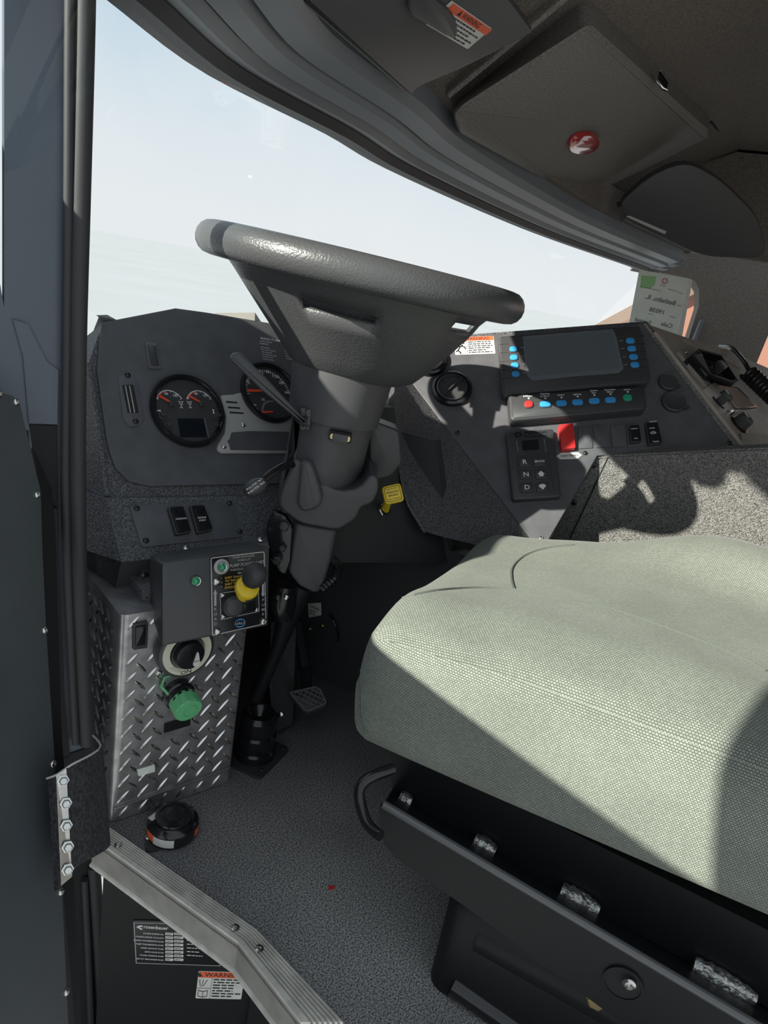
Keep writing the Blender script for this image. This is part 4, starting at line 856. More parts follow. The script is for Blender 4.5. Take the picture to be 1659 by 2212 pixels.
f3 = Fr(P(606, 1543, 1.338), CR, -CF); MB().lathe([(.0055, 0), (.005, .003), (.002, .004)], n=12).build('bolt', chrome, pbk, M=MW[pbk.name].inverted() @ f3.M)
# engine tunnel wall, sticker, nuts
TX = 1.24
struct(MB().prism([(-.94, 0), (-.20, 0), (-.20, .38), (-.33, .38), (-.40, .58), (-.94, .58)], -.03, 0).build('wall_tunnel', frontw, smooth=0, M=Fr(Vector((TX, 0, 0)), Vector((0, -1, 0)), Vector((-1, 0, 0))).M))
fT = Fr(Vector((TX, .5, .3)), Vector((0, -1, 0)), Vector((-1, 0, 0)))
f_ = fT.at(680, 1318); lb = thing('white_sticker', 'small off white parts sticker on the dark footwell wall', 'label', f_)
px_plate(f_, lb, 'sheet', [(665, 1304), (693, 1302), (694, 1329), (667, 1334)], 0, .001, labelw)
b = MB(); a, c = f_.loc(669, 1311); b.text('DANA', a, c, .0012, S(f_, 8.5)); a, c = f_.loc(669, 1317); b.bars(a, c, .0012, S(f_, 20), 3, S(f_, 4.5), S(f_, 1.8)); b.build('lettering', blackp, lb, smooth=0)
for x, y, lb_ in ((671, 1357, 'lower brass nut on the footwell wall, closer to the steering shaft'), (698, 1350, 'upper brass nut on the footwell wall, closer to the thin cable')):
    f_ = fT.at(x, y); t = thing('brass_nut', lb_, 'nut', f_, 'brass nuts on the footwell wall')
    MB().lathe([(S(f_, 5.5), 0), (S(f_, 5.5), .005), (S(f_, 4.5), .006)], n=6).build('nut', brass, t, smooth=0); MB().lathe([(S(f_, 2.6), .005), (S(f_, 2.4), .010)], n=10).build('stud', chrome, t)
t = tag(MB().tube(spline([PX(712, 1328, TX-.01), PX(722, 1345, TX-.015), PX(730, 1372, TX-.012), PX(731, 1385, TX-.006)], 5), .0022, 6).build('cable', gloss), 'thin black cable hanging on the footwell wall', 'cable')
# ================================================================== right hand panel
ec = thing('engine_cover', 'textured black console side falling from the angled switch panel', 'console', Vector((1.2, .1, 0)))
a_ = [fR.pt(855, 782, -.004), fR.pt(1000, 965, -.004), fR.pt(1152, 1172, -.004)]; c_ = [P(850, 880, 1.33), P(872, 1060, 1.285), P(918, 1150, 1.285), P(1120, 1200, 1.33)]
def pl_at(pts, t_):
    L_ = [(pts[k+1]-pts[k]).length for k in range(len(pts)-1)]; d = t_*sum(L_)
    for k, l in enumerate(L_):
        if d <= l or k == len(L_)-1: return pts[k].lerp(pts[k+1], min(1, d/l))
        d -= l
n_ = 16; up_ = [pl_at(a_, k/n_) for k in range(n_+1)]; dn2 = [pl_at(c_, k/n_) for k in range(n_+1)]; bo_ = Vector((.05, .03, -.02))
b = MB(); b.rings([[u, u.lerp(d, .33), u.lerp(d, .67), d, d+bo_, u+bo_] for u, d in zip(up_, dn2)])
b.build('side_face', liner, ec, smooth=30, world=True)
MB().tube(spline([c_[0], c_[1], c_[2]], 4), .003, 6).build('edge_bead', liner, ec, world=True)
# access panel below the switches
s0 = [fL.pt(1290, 984, -.002), fL.pt(1182, 1176, -.002), fL.pt(1150, 1230, -.002), fL.pt(1760, 1230, -.002), fL.pt(1760, 962, -.002)]
MB().rings([s0, [q-fL.n*.03 for q in s0]]).build('front_face', linerg, ec, smooth=0, world=True)
Me = MW[ec.name].inverted() @ fL.M
MB().prism(fL.poly([(1316, 988), (1222, 1185), (1200, 1240), (1770, 1240), (1770, 966)], .003), -.002, .003, .001).build('access_panel', linerg, ec, smooth=0, M=Me)
MB().prism(fL.poly([(1312, 988), (1316, 988), (1224, 1185), (1220, 1185)], .0008), -.002, .0008).build('panel_gap', dark, ec, smooth=0, M=Me)
for x, y in ((1282, 1004), (1240, 1085), (1195, 1170)):
    a, c = fL.loc(x, y); MB().lathe([(.0068, 0), (.0066, .002), (.0045, .004), (.003, .0045), (.0026, .003)], n=12).build('screw', blackscrew, ec, M=Me @ T((a, c, 0)))
sp = thing('switch_panel', 'angled black switch panel tapering to a point above the seat', 'panel', fR)
pq = [(857, 783), (1020, 727), (1392, 699), (1408, 722), (1592, 966), (1290, 984), (1180, 1174), (1154, 1174)]
px_plate(fR, sp, 'plate', pq, -.006, 0, panelm, bev=.001, smooth=0)
px_plate(fR, sp, 'backing', [(850, 775), (1020, 722), (1396, 694), (1480, 790), (1600, 972), (1290, 990), (1180, 1174), (1154, 1174)], -.05, -.006, liner, smooth=0)
for x, y in ((988, 935), (1264, 979), (1576, 957)): screw_at(sp, *fR.loc(x, y), 0, .0048, blackscrew)
screw_at(sp, *fR.loc(1169, 1163), 0, .0048, chrome)
px_plate(fR, sp, 'blank_cover', [(1248, 923), (1276, 920), (1281, 967), (1251, 969)], 0, .0025, panelm, r=.002, bev=.0008)
px_plate(fR, sp, 'blank_cover', [(1281, 919), (1313, 916), (1318, 965), (1287, 967)], 0, .0025, panelm, r=.002, bev=.0008)
px_plate(fR, sp, 'blank_cover', [(1319, 917), (1348, 916), (1355, 964), (1323, 965)], 0, .0025, panelm, r=.002, bev=.0008)
# vents
def vent(label, x, y, rpx, tilt):
    f2 = fR.at(x, y); t = thing('air_vent', label, 'vent', f2); r = S(f2, rpx)
    MB().lathe([(r*.98, 0), (r, .004), (r*.97, .010), (r*.86, .013), (r*.80, .010), (r*.74, .0)], n=36, cap1=False).build('bezel', gloss, t)
    M_ = T((0, 0, .006)) @ Matrix.Rotation(tilt, 4, 'Z')
    bt = MB().lathe([(r*.78, -.01), (r*.76, .006), (r*.70, .008), (r*.66, .002)], n=32).build('barrel', plast, t, M=M_)
    MB().box((-r*.7, -.0012, .0), (r*.7, .0012, .009)).build('vane', plast, bt, smooth=0)
    MB().box((-.0012, -r*.6, .0), (.0012, r*.6, .003)).build('vane', plast, bt, smooth=0)
vent('black round air vent half hidden behind the steering wheel hub', 927, 780, 41, .5); vent('black round air vent with tilted blade beside the warning label', 976, 842, 44, .75)
t, x0, x1, y0, y1, z = warning_label(fR, 'warning_label', 'orange and white warning label with falling figure beside the display', [(981, 729), (1068, 726), (1068, 763), (983, 768)], head=.24, lines=6, seed=8, tri=True)
b = MB(); w_ = (x1-x0)*.28; h_ = y1-y0
def limb(*pts, r=.0014): b.tube([(x0+w_*p[0], y0+h_*p[1], z) for p in pts], r, 5)
limb((.25, .30), (.45, .55), (.72, .72)); limb((.45, .55), (.30, .70)); limb((.6, .62), (.88, .55), (.95, .4)); limb((.25, .30), (.08, .22)); limb((.25, .30), (.45, .18), (.5, .05)); b.prism([(x0+w_*.80+q[0], y0+h_*.85+q[1]) for q in circ(0, 0, .0026, 10)], z, z+.0003); b.build('pictogram', blackp, t, smooth=0)
# display
def chip(parent, fr, x, y, rx, ry, m, z0, z1, name='button'):
    a, c = fr.loc(x, y, z1); k = S(fr, 1); h = [(a+q[0], c+q[1]) for q in rpoly(rect(0, 0, rx*2*k, ry*2*k), min(rx, ry)*k, 5)]
    o = MB().prism([((px_-a)*1.22+a, (py_-c)*1.22+c) for px_, py_ in h], z0-.001, z0+.0016, .0008).build(name+'_collar', plast, parent)
    return MB().prism(h, z0, z1, .0012).build(name, m, o)
q = [(1078, 730), (1082, 725), (1382, 702), (1387, 716), (1407, 812), (1402, 826), (1104, 852), (1085, 853)]
f2 = fR.at(1240, 778); t = thing('display_unit', 'black command display with blue buttons either side under clear film', 'display', f2)
px_plate(f2, t, 'housing', q, 0, .022, plast, r=.006, bev=.005)
px_plate(f2, t, 'screen', [(1131, 731), (1326, 716), (1340, 794), (1142, 812)], .0215, .0228, screenm, r=.003)
fm = f2.poly([(1129, 727), (1220, 719), (1324, 711), (1332, 730), (1340, 770), (1347, 796), (1336, 806), (1240, 813), (1150, 822), (1138, 810), (1133, 770)], .024)
m_ = bpy.data.materials.new('clear_film'); m_.use_nodes = True; nt_ = m_.node_tree; bs = nt_.nodes['Principled BSDF']; bs.inputs['Base Color'].default_value = (.30, .34, .38, 1); bs.inputs['Roughness'].default_value = .12; bs.inputs['Alpha'].default_value = .22
tcn = nt_.nodes.new('ShaderNodeTexCoord'); nn = nt_.nodes.new('ShaderNodeTexNoise'); nn.inputs['Scale'].default_value = 11; bb = nt_.nodes.new('ShaderNodeBump'); bb.inputs['Strength'].default_value = .35; bb.inputs['Distance'].default_value = .004
nt_.links.new(tcn.outputs['Object'], nn.inputs['Vector']); nt_.links.new(nn.outputs['Fac'], bb.inputs['Height']); nt_.links.new(bb.outputs['Normal'], bs.inputs['Normal'])
MB().prism(fm, .0235, .0245).build('protective_film', m_, t, smooth=0)
for x, y in ((1109, 753), (1110, 771), (1112, 788), (1114, 807)):
    chip(t, f2, x, y, 8.2, 6.8, blue, .022, .0255); a, c = f2.loc(x+20, y-2, .022); MB().box((a-.004, c-.0004, .0218), (a+.004, c+.0004, .0223)).build('button_line', grayp, t, smooth=0)
    a, c = f2.loc(x-25, y+2, .022)
for x, y in ((1362, 735), (1365, 752), (1369, 770), (1372, 787)):
    chip(t, f2, x, y, 9.2, 7.2, blue, .022, .0255); a, c = f2.loc(x-20, y+1, .022); MB().box((a-.004, c-.0004, .0218), (a+.004, c+.0004, .0223)).build('button_line', grayp, t, smooth=0)
for i in range(5):
    for xa, xb, ya in ((1080, 1100, 744+i*18.5), (1374, 1396, 726+i*17)):
        a, c = f2.loc(xa+i*1.2, ya, .022); MB().box((a, c-.0005, .0205), (a+S(f2, 18), c+.0005, .0222)).build('housing_groove', dark, t, smooth=0)
q = [(1098, 853), (1394, 833), (1399, 876), (1392, 884), (1110, 909), (1102, 903)]; f2 = fR.at(1250, 870)
t = thing('button_strip', 'black keypad strip with red, blue and green buttons below the display', 'keypad', f2)
px_plate(f2, t, 'housing', q, 0, .026, plast, r=.007, bev=.006)
b = MB()
for st_, x, y, m, rx in (('E-Master', 1142, 872, red, 9), ('Warning/Lt Menu', 1178, 872, blue, 11.5), ('HVAC', 1213, 870, blue, 11.5), ('Lighting', 1248, 868, blue, 11.5), ('System/Info', 1284, 865, blue, 11.5), ('Secondary/Menu', 1319, 863, blue, 11.5), ('Home', 1356, 858, green, 9.5)):
    chip(t, f2, x, y, rx, 8.2 if m in (red, green) else 7, m, .026, .030)
    for k, s_ in enumerate(reversed(st_.split('/'))): a, c = f2.loc(x-1, y-15-k*5, .0263); b.text(s_, a, c, .0263, S(f2, 5.6), 'C')
    a, c = f2.loc(x, y-11.5, .0263); k = S(f2, 1.8); b.add([(a-k, c-k, .0263), (a+k, c-k, .0263), (a+k, c+k, .0263), (a-k, c+k, .0263)], [(0, 1, 2, 3)])
b.build('lettering', white, t, smooth=0)
# transmission selector
q = [(1093, 932), (1196, 925), (1213, 1073), (1107, 1080)]; f2 = fR.at(1153, 1003)
t = thing('shift_selector', 'black push button transmission selector pad with R N D keys', 'selector', f2)
px_plate(f2, t, 'housing', q, 0, .014, plast, r=.006, bev=.004)
pl = rpoly(f2.poly([(1115, 984), (1186, 979), (1198, 1060), (1122, 1066)], .014), .005); MB().ringplate(pl, offset_poly(pl, .0012), .0138, .0150).build('key_border', plast, t)
b = MB()
for st_, x, y, s_ in (('R', 1134, 997, 15), ('MODE', 1166, 996, 7), ('N', 1136.5, 1024, 15), ('', 1169, 1023, 0), ('D', 1139, 1052, 15), ('', 1172, 1051, 0)):
    a, c = f2.loc(x, y, .017); kw_, kh = S(f2, 26), S(f2, 23); MB().plate(a, c, kw_, kh, .0135, .0165, .003, .0012).build('key', plast, t)
    z = .0167; k = S(f2, 1)
    if st_: b.text(st_, a, c-S(f2, s_)*.34, z, S(f2, s_), 'C', sx=1.1)
    elif y < 1030: b.add([(a-k*8, c-k*1, z), (a-k*4.5, c-k*1, z), (a-k*4.5, c-k*6, z), (a+k*4.5, c-k*6, z), (a+k*4.5, c-k*1, z), (a+k*8, c-k*1, z), (a, c+k*7, z)], [(0, 1, 6), (1, 2, 3, 4, 6), (4, 5, 6)])
    else: b.add([(a-k*8, c+k*1.5, z), (a-k*4.5, c+k*6, z), (a+k*4.5, c+k*6, z), (a+k*8, c+k*1.5, z), (a, c-k*7, z)], [(0, 4, 3, 2, 1)])
b.build('lettering', white, t, smooth=0)
px_plate(f2, t, 'readout', [(1127, 952), (1163, 949), (1165, 971), (1129, 973)], .0135, .0145, screenm, r=.0015)
b = MB()
a, c = f2.loc(1131, 938, .0145); b.text('Allison', a, c, .0146, S(f2, 10), width=f2.loc(1181, 936, .0145)[0]-a); a, c = f2.loc(1131, 945, .0145); b.text('Transmission', a, c, .0146, S(f2, 6.5), width=f2.loc(1182, 942, .0145)[0]-a)
a, c = f2.loc(1119, 939, .0145); b.ringplate(circ(a, c, S(f2, 8), 20, S(f2, 6.5)), circ(a, c, S(f2, 4.5), 20, S(f2, 3)), .0142, .0148)
b.build('embossed_emblem', gloss, t, smooth=0)
b = MB()
for i, ch in enumerate('SELECT'): a, c = f2.loc(1116.5+i*.5, 955+i*4.2, .0145); b.text(ch, a, c, .0146, S(f2, 4.6), 'C')
for i, ch in enumerate('MONITOR'): a, c = f2.loc(1176+i*.5, 952+i*3.8, .0145); b.text(ch, a, c, .0146, S(f2, 4.2), 'C')
b.build('side_lettering', grayp, t, smooth=0)
# siren brake switch and its label
q = [(1207, 917), (1239, 913), (1244, 967), (1213, 971)]; f2 = fR.at(*cen(q)); t = thing('red_switch', 'red rocker switch cover with dimpled ends above the siren brake label', 'switch', f2)
px_plate(f2, t, 'cover', q, 0, .012, red, r=.003, bev=.002)
for r_ in range(2):
    for c2_ in range(4):
        for (bx_, by_) in ((1213, 922), (1218, 957)): a, c = f2.loc(bx_+c2_*6, by_+r_*5-c2_*.4, .012); MB().lathe([(.0011, .0118), (.0009, .0126), (.0003, .0129)], a, c, n=6).build('dimple', red, t)
q = [(1202, 985), (1212, 978), (1249, 977), (1257, 983), (1247, 991), (1210, 992)]; f2 = fR.at(1230, 984.5); t = thing('siren_brake_label', 'small pale hexagonal label reading siren brake', 'label', f2)
px_plate(f2, t, 'sheet', q, 0, .0008, labelw, smooth=0); b = MB(); b.text('SIREN BRAKE', 0, -S(f2, 2.6), .001, S(f2, 7), 'C', width=S(f2, 38)); b.build('lettering', blackp, t, smooth=0)
q = [(1353, 917), (1383, 914), (1393, 961), (1358, 965)]; f2 = fR.at(*cen(q)); t = thing('dimmer_switch', 'black bright and dim rocker switch in a square bezel', 'switch', f2)
px_plate(f2, t, 'bezel', q, 0, .003, panelm, r=.002, bev=.001); rocker(f2, t, [(1359, 919), (1381, 917), (1387, 954), (1363, 957)], [('BRIGHT', 1371, 927, 4), ('DIM', 1374, 948, 4)], z=.003)
q = [(1394, 913), (1421, 911), (1432, 957), (1401, 961)]; f2 = fR.at(*cen(q)); t = thing('wiper_switch', 'black wiper and wash rocker switch with wiper symbol', 'switch', f2)
o = rocker(f2, t, q, [('ON/OFF', 1411, 912, 4.6), ('INTER', 1409, 926, 4.2), ('WASH', 1417, 955, 4.6)], z=0)
b = MB(); a, c = f2.loc(1412, 937, .012); k = S(f2, 1); arc(b, a, c-k*2, k*8, math.radians(35), math.radians(145), k*1.6, .012); arc(b, a, c-k*2, k*4.2, math.radians(35), math.radians(145), k*1.4, .012)
for a_ in (35, 145, 60): a_ = math.radians(a_); b.add([(a+k*8*math.cos(a_), c-k*2+k*8*math.sin(a_), .012), (a+k*3*math.cos(a_), c-k*2+k*3*math.sin(a_), .012), (a+k*3*math.cos(a_+.25), c-k*2+k*3*math.sin(a_+.25), .012), (a+k*8*math.cos(a_+.1), c-k*2+k*8*math.sin(a_+.1), .012)], [(0, 1, 2, 3)])
b.build('wiper_symbol', white, o, smooth=0)
for lbl, x, y, r in (('upper black socket cap with hinge tab on the switch panel', 1442, 828, 20), ('lower black socket cap with hinge tab on the switch panel', 1454, 870, 25)):
    f2 = fR.at(x, y); t = thing('socket_cap', lbl, 'cap', f2); r = S(f2, r); MB().lathe([(r*1.04, 0), (r*1.04, .004), (r, .007), (r*.93, .008), (r*.9, .0075)], n=32).build('cap', plast, t); MB().plate(r*.75, -r*.85, r*.5, r*.28, 0, .006, .001).build('tab', plast, t, M=Matrix.Rotation(.25, 4, 'Z'))
# ================================================================== officer side dash panel
e1, e2 = fR.pt(1408, 718, .0), fR.pt(1603, 972, .0); e3 = P(1659, 800, 1.95)
nF = (e2-e1).cross(e3-e1).normalized(); nF = nF if nF.dot(CO-e1) > 0 else -nF; fF = Fr(e1, (e3-e1), nF)
tanm = mat('sunlit_console_paint', (.32, .282, .245), .5, var=(35, .9, 1.1), bump=(500, .1, .0005))  # lightened to carry the sunlight that the header blocks
op = thing('officer_panel', 'dark console panel with ridge trim carrying tray, knobs and handset', 'console', fF)
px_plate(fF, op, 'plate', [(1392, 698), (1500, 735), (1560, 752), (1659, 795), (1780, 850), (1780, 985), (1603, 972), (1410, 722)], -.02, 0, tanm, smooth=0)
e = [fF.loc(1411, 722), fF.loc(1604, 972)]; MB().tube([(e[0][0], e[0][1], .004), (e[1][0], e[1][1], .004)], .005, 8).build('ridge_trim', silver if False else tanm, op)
px_plate(fR, sp, 'glitter_strip', [(1404, 722), (1412, 722), (1600, 966), (1588, 966)], 0, .003, linerg, smooth=0)
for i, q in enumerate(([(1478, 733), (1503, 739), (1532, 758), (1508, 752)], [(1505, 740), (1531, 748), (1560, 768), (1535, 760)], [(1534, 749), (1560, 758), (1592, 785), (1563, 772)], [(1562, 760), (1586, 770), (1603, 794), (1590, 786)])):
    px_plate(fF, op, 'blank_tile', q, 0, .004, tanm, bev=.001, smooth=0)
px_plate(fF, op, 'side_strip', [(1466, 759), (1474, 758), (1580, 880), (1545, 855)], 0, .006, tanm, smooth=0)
for x, y in ((1477, 765), (1506, 790), (1515, 812), (1530, 828)): screw_at(op, *fF.loc(x, y), .005, .005, chrome)
f2 = fF.at(1540, 795); t = thing('cup_tray', 'open black tray with clear flap and dark clip inside', 'tray', f2)
tq = [(1492, 768), (1506, 756), (1555, 768), (1592, 824), (1584, 830), (1532, 812)]
pl = f2.poly(tq, .02); MB().ringplate(pl, offset_poly(pl, .006), 0, .024).build('tray_wall', gloss, t, smooth=0); MB().prism(offset_poly(pl, .003), 0, .004).build('tray_floor', dark, t, smooth=0)
px_plate(f2, t, 'clear_flap', [(1494, 768), (1516, 763), (1534, 804), (1526, 812)], .016, .018, film, smooth=0)
px_plate(f2, t, 'clip', [(1549, 778), (1560, 776), (1574, 792), (1560, 800)], .004, .03, plast, r=.004, bev=.003)
px_plate(f2, t, 'clip', [(1535, 790), (1545, 785), (1548, 798), (1540, 802)], .004, .02, plast, r=.004, bev=.003)
f2 = fF.at(1592, 858); t = thing('radio_head', 'small chrome edged screen unit lying on the officer panel', 'radio', f2)
px_plate(f2, t, 'casing', [(1543, 827), (1594, 835), (1640, 882), (1588, 889)], 0, .014, chrome, r=.008, bev=.004)
px_plate(f2, t, 'screen', [(1552, 832), (1592, 838), (1632, 877), (1592, 880)], .0135, .0155, mat('lit_glass', (.34, .26, .22), .15), r=.004, smooth=0)
px_plate(fF, op, 'radio_bracket', [(1536, 830), (1546, 826), (1592, 884), (1582, 878)], 0, .016, chrome, smooth=0)
for i, (x, y, r, lb_) in enumerate(((1553, 868, 13, 'knurled black knob beside the chrome edged screen unit'), (1595, 918, 15, 'knurled black knob nearest the lower corner of the officer panel'))):
    f2 = fF.at(x, y); t = thing('control_knob', lb_, 'knob', f2); r = S(f2, r)*1.15
    MB().lathe([(r*1.4, 0), (r*1.4, .003), (r*1.25, .004)], n=28).build('escutcheon', gloss, t)
    n = 40; b = MB(); b.rings([[(r*k*(1+(.05 if j % 2 else 0))*math.cos(2*math.pi*j/n), r*k*(1+(.05 if j % 2 else 0))*math.sin(2*math.pi*j/n), h_) for j in range(n)] for h_, k in ((.002, 1), (.022, .92), (.025, .8))]).build('knob', plast, t, smooth=20)
    MB().box((-.001, 0, .024), (.001, r*.8, .0262)).build('pointer', labelw, t, smooth=0)
# handset cord
cp = spline([P(1556, 748, 1.90), P(1580, 752, 1.82), P(1603, 775, 1.76), P(1618, 800, 1.72), P(1622, 812, 1.70)], 6)
t = thing('handset_cord', 'black coiled handset cord curling over the officer panel', 'cord', P(1556, 748, 1.70)); MB().tube(cp, .0055, 8).build('lead', gloss, t, world=True)
c0, c1 = P(1616, 805, 1.70), P(1705, 890, 1.61); ax = (c1-c0).normalized(); u_ = ax.orthogonal().normalized(); v_ = ax.cross(u_); Lc = (c1-c0).length; N_ = 13
MB().tube([c0+ax*(Lc*i/(N_*14))+(u_*math.cos(2*math.pi*i/14)+v_*math.sin(2*math.pi*i/14))*.017 for i in range(N_*14)], .0048, 6).build('coil', gloss, t, world=True, smooth=60)
px_plate(fF, op, 'lower_shelf', [(1600, 935), (1660, 940), (1780, 960), (1780, 984), (1606, 972)], 0, .004, mat('pale_console', (.26, .235, .20), .6), smooth=0)
# ================================================================== paper taped to the windscreen
fS = Fr(P(1425, 660, 2.62), (P(1480, 672, 2.62)-P(1370, 645, 2.62)), (CO-P(1425, 660, 2.62))); ps = thing('paper_sheet', 'white delivery sheet taped to the windscreen, its writing seen reversed', 'paper', fS)
pq = [(1381, 582), (1491, 602), (1467, 735), (1352, 735)]
px_plate(fS, ps, 'sheet', pq, -.001, 0, paper, smooth=0)
px_plate(fS, ps, 'sheet_edge', [(1488, 602), (1496, 604), (1472, 735), (1462, 735)], -.002, .001, labelw, smooth=0)
px_plate(fS, ps, 'green_mark', [(1385, 595), (1418, 597), (1414, 615), (1404, 624), (1383, 622)], .0, .0006, mat('green_marker', (.30, .55, .24), .7), smooth=0)
b = MB()
def rtext(st_, x, y, s_, sx=1.):
    vs, fs = glyphs(st_); a, c = fS.loc(x, y, .001); k = S(fS, s_); w0 = max(v[0] for v in vs)/2
    b.add([(a-(v[0]-w0)*k*sx, c+v[1]*k, .001) for v in vs], fs)
rtext('Bethalto, IL.', 1425, 652, 13.5); rtext('19038', 1418, 676, 13); rtext('Cole', 1439, 706, 12.5); rtext('Sentinel', 1388, 697, 11)
for x, y, w_ in ((1455, 628, 24), (1405, 624, 45), (1470, 634, 12), (1468, 661, 10), (1455, 686, 16), (1405, 679, 10)): a, c = fS.loc(x, y, .001); b.bars(a-S(fS, w_/2), c, .001, S(fS, w_), 1, .01, S(fS, 1.2))
b.build('lettering', mat('soft_ink', (.13, .15, .14), .8), ps, smooth=0)
b = MB(); a, c = fS.loc(1436, 607, .001); k = S(fS, 6); b.ringplate(circ(a, c, k, 18), circ(a, c, k*.6, 18), 0, .001); b.bars(a-k, c-k*1.7, .001, k*2, 1, .01, k*.25); b.build('emblem', mat('faded_red', (.5, .2, .2), .7), ps, smooth=0)
# pieces of bodywork outside the glass
cw = thing('cowl_corner', 'pale grey body corner outside the windscreen beside the dash', 'bodywork', P(200, 790, 1.22))
cm = mat('weathered_grey', (.30, .29, .27), .7)
wpoly('corner_panel', cm, cw, [P(176, 820, 1.30), P(184, 760, 1.30), P(214, 683, 1.34), P(232, 684, 1.36), P(262, 700, 1.38), P(240, 800, 1.34)], .02)
wpoly('corner_lip', cm, cw, [P(212, 684, 1.335), P(236, 683, 1.355), P(256, 694, 1.37), P(226, 694, 1.35)], -.01)
cw2 = thing('wiper_motor_cover', 'flat grey cover outside the glass behind the gauge panel', 'cover', P(510, 700, 1.5))
wpoly('cover', cm, cw2, [P(452, 680, 1.50), P(470, 676, 1.50), P(551, 675, 1.52), P(549, 720, 1.52), P(452, 720, 1.5)], .12)
# ================================================================== overhead
oc = thing('overhead_console', 'black vinyl overhead console box above the windscreen', 'console', fC)
cq = [(985, 252), (1002, 232), (1268, 62), (1282, 62), (1532, 284), (1528, 300), (1262, 430), (1238, 431), (1000, 290)]
bp_ = fC.poly(cq); tp_ = fC.poly([(978, 240), (985, 228), (1262, 10), (1280, 8), (1536, 255), (1540, 300), (1262, 440), (1238, 440), (985, 300)], -.05)
bp_r = rpoly(bp_, .012, 3); tp_r = rpoly(tp_, .012, 3)
b = MB(); b.rings([[(x, y, -.06) for x, y in tp_r], [(x, y, -.005) for x, y in bp_r], [(x, y, 0) for x, y in offset_poly(bp_r, .008)]]).build('box', consm, oc, smooth=35)
MB().tube([(*fC.loc(985, 243), -.03), (*fC.loc(1270, 30), -.04)], .005, 8).build('edge_bead', consm, oc)
f2 = fC.at(1258, 305, .001, to=(1292, 290)); t = thing('red_lens', 'oval red courtesy lamp lens on the overhead console', 'lamp', f2)
k = S(f2, 1); e = [f2.loc(1225+34+34.5*math.cos(2*math.pi*i/32)*math.cos(-.25)-21*math.sin(2*math.pi*i/32)*math.sin(-.25), 305+34.5*math.cos(2*math.pi*i/32)*math.sin(-.25)+21*math.sin(2*math.pi*i/32)*math.cos(-.25)) for i in range(32)]
MB().prism(e, 0, .012, .006).build('lens', redlens, t); a, c = f2.loc(1240, 296); screw_at(t, a, c, .011, .003, chrome)
f2 = fC.at(1430, 172, .0); lt = thing('latch_clip', 'small bright metal latch clip on the overhead console edge', 'latch', f2)
fr_ = [P(1421, 157, 1.5), P(1428, 152, 1.5), P(1445, 178, 1.5), P(1441, 195, 1.5), P(1432, 190, 1.5), P(1418, 172, 1.5)]
k = (fC.pt(1430, 172, .01)-CO).dot(CF)/1.5
lp = [CO+(q-CO)*k for q in fr_]; MB().tube(lp+[lp[0]], .0022, 6).build('wire_loop', chrome, lt, world=True)
wpoly('catch_plate', steelb, lt, [CO+(q-CO)*k*1.005 for q in fr_], .006)
# visors
fV2 = fC.shift(-.02)
def visor(label, px, name='sun_visor', r=.02, fr=fV2, z=.018):
    f2 = fr.at(*cen(px)); t = thing(name, label, 'visor', f2); px_plate(f2, t, 'visor_board', px, 0, z, plast2, r=r, bev=.006); return t, f2
t, f2 = visor('black sun visor with warning label over the driver side', [(560, -80), (640, 0), (885, 212), (905, 190), (1000, 150), (1155, 72), (1040, -80)], r=.012)
tw, f3 = None, f2.shift(.019)
w0 = warning_label(f3, 'warning_label', 'orange and white warning label on the driver sun visor', [(946, -18), (1062, 62), (1012, 110), (955, 72)], head=.28, lines=5, icon=False, seed=12)
t2 = thing('visor_pocket', 'dark curved flap covering one corner of the visor label', 'flap', f3); px_plate(f3, t2, 'flap', [(900, -30), (944, 2), (975, 30), (990, 55), (988, 85), (965, 80), (880, 30)], .0015, .010, plast2, r=.02, bev=.003)
t, f2 = visor('black rounded sun visor on the officer side', [(1337, 466), (1342, 436), (1400, 382), (1482, 346), (1560, 390), (1640, 470), (1660, 560), (1520, 556), (1360, 482)], r=.05, fr=Fr(P(1450, 450, 2.05), CR, (-CF*.75-Zv*.6)), z=.03)
px_plate(f2, t, 'arm', [(1334, 448), (1342, 446), (1350, 474), (1340, 478)], .0, .035, plast, smooth=0)
px_plate(f2, t, 'mirror_strip', [(1352, 468), (1360, 466), (1440, 500), (1436, 506)], .028, .032, silver, smooth=0)
for x, y in ((748, 172), (818, 216), (856, 240), (925, 283), (960, 305), (1010, 340), (1056, 356), (1122, 395), (1150, 410), (1270, 473), (1340, 498)):
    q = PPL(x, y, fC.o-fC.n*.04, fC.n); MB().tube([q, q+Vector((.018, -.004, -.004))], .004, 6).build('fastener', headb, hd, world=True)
# roof seam panel
struct(MB().tube([fC.pt(1535, 262, -.05), fC.pt(1630, 368, -.05), fC.pt(1700, 350, -.05)], .004, 6).build('trim_8', dark))
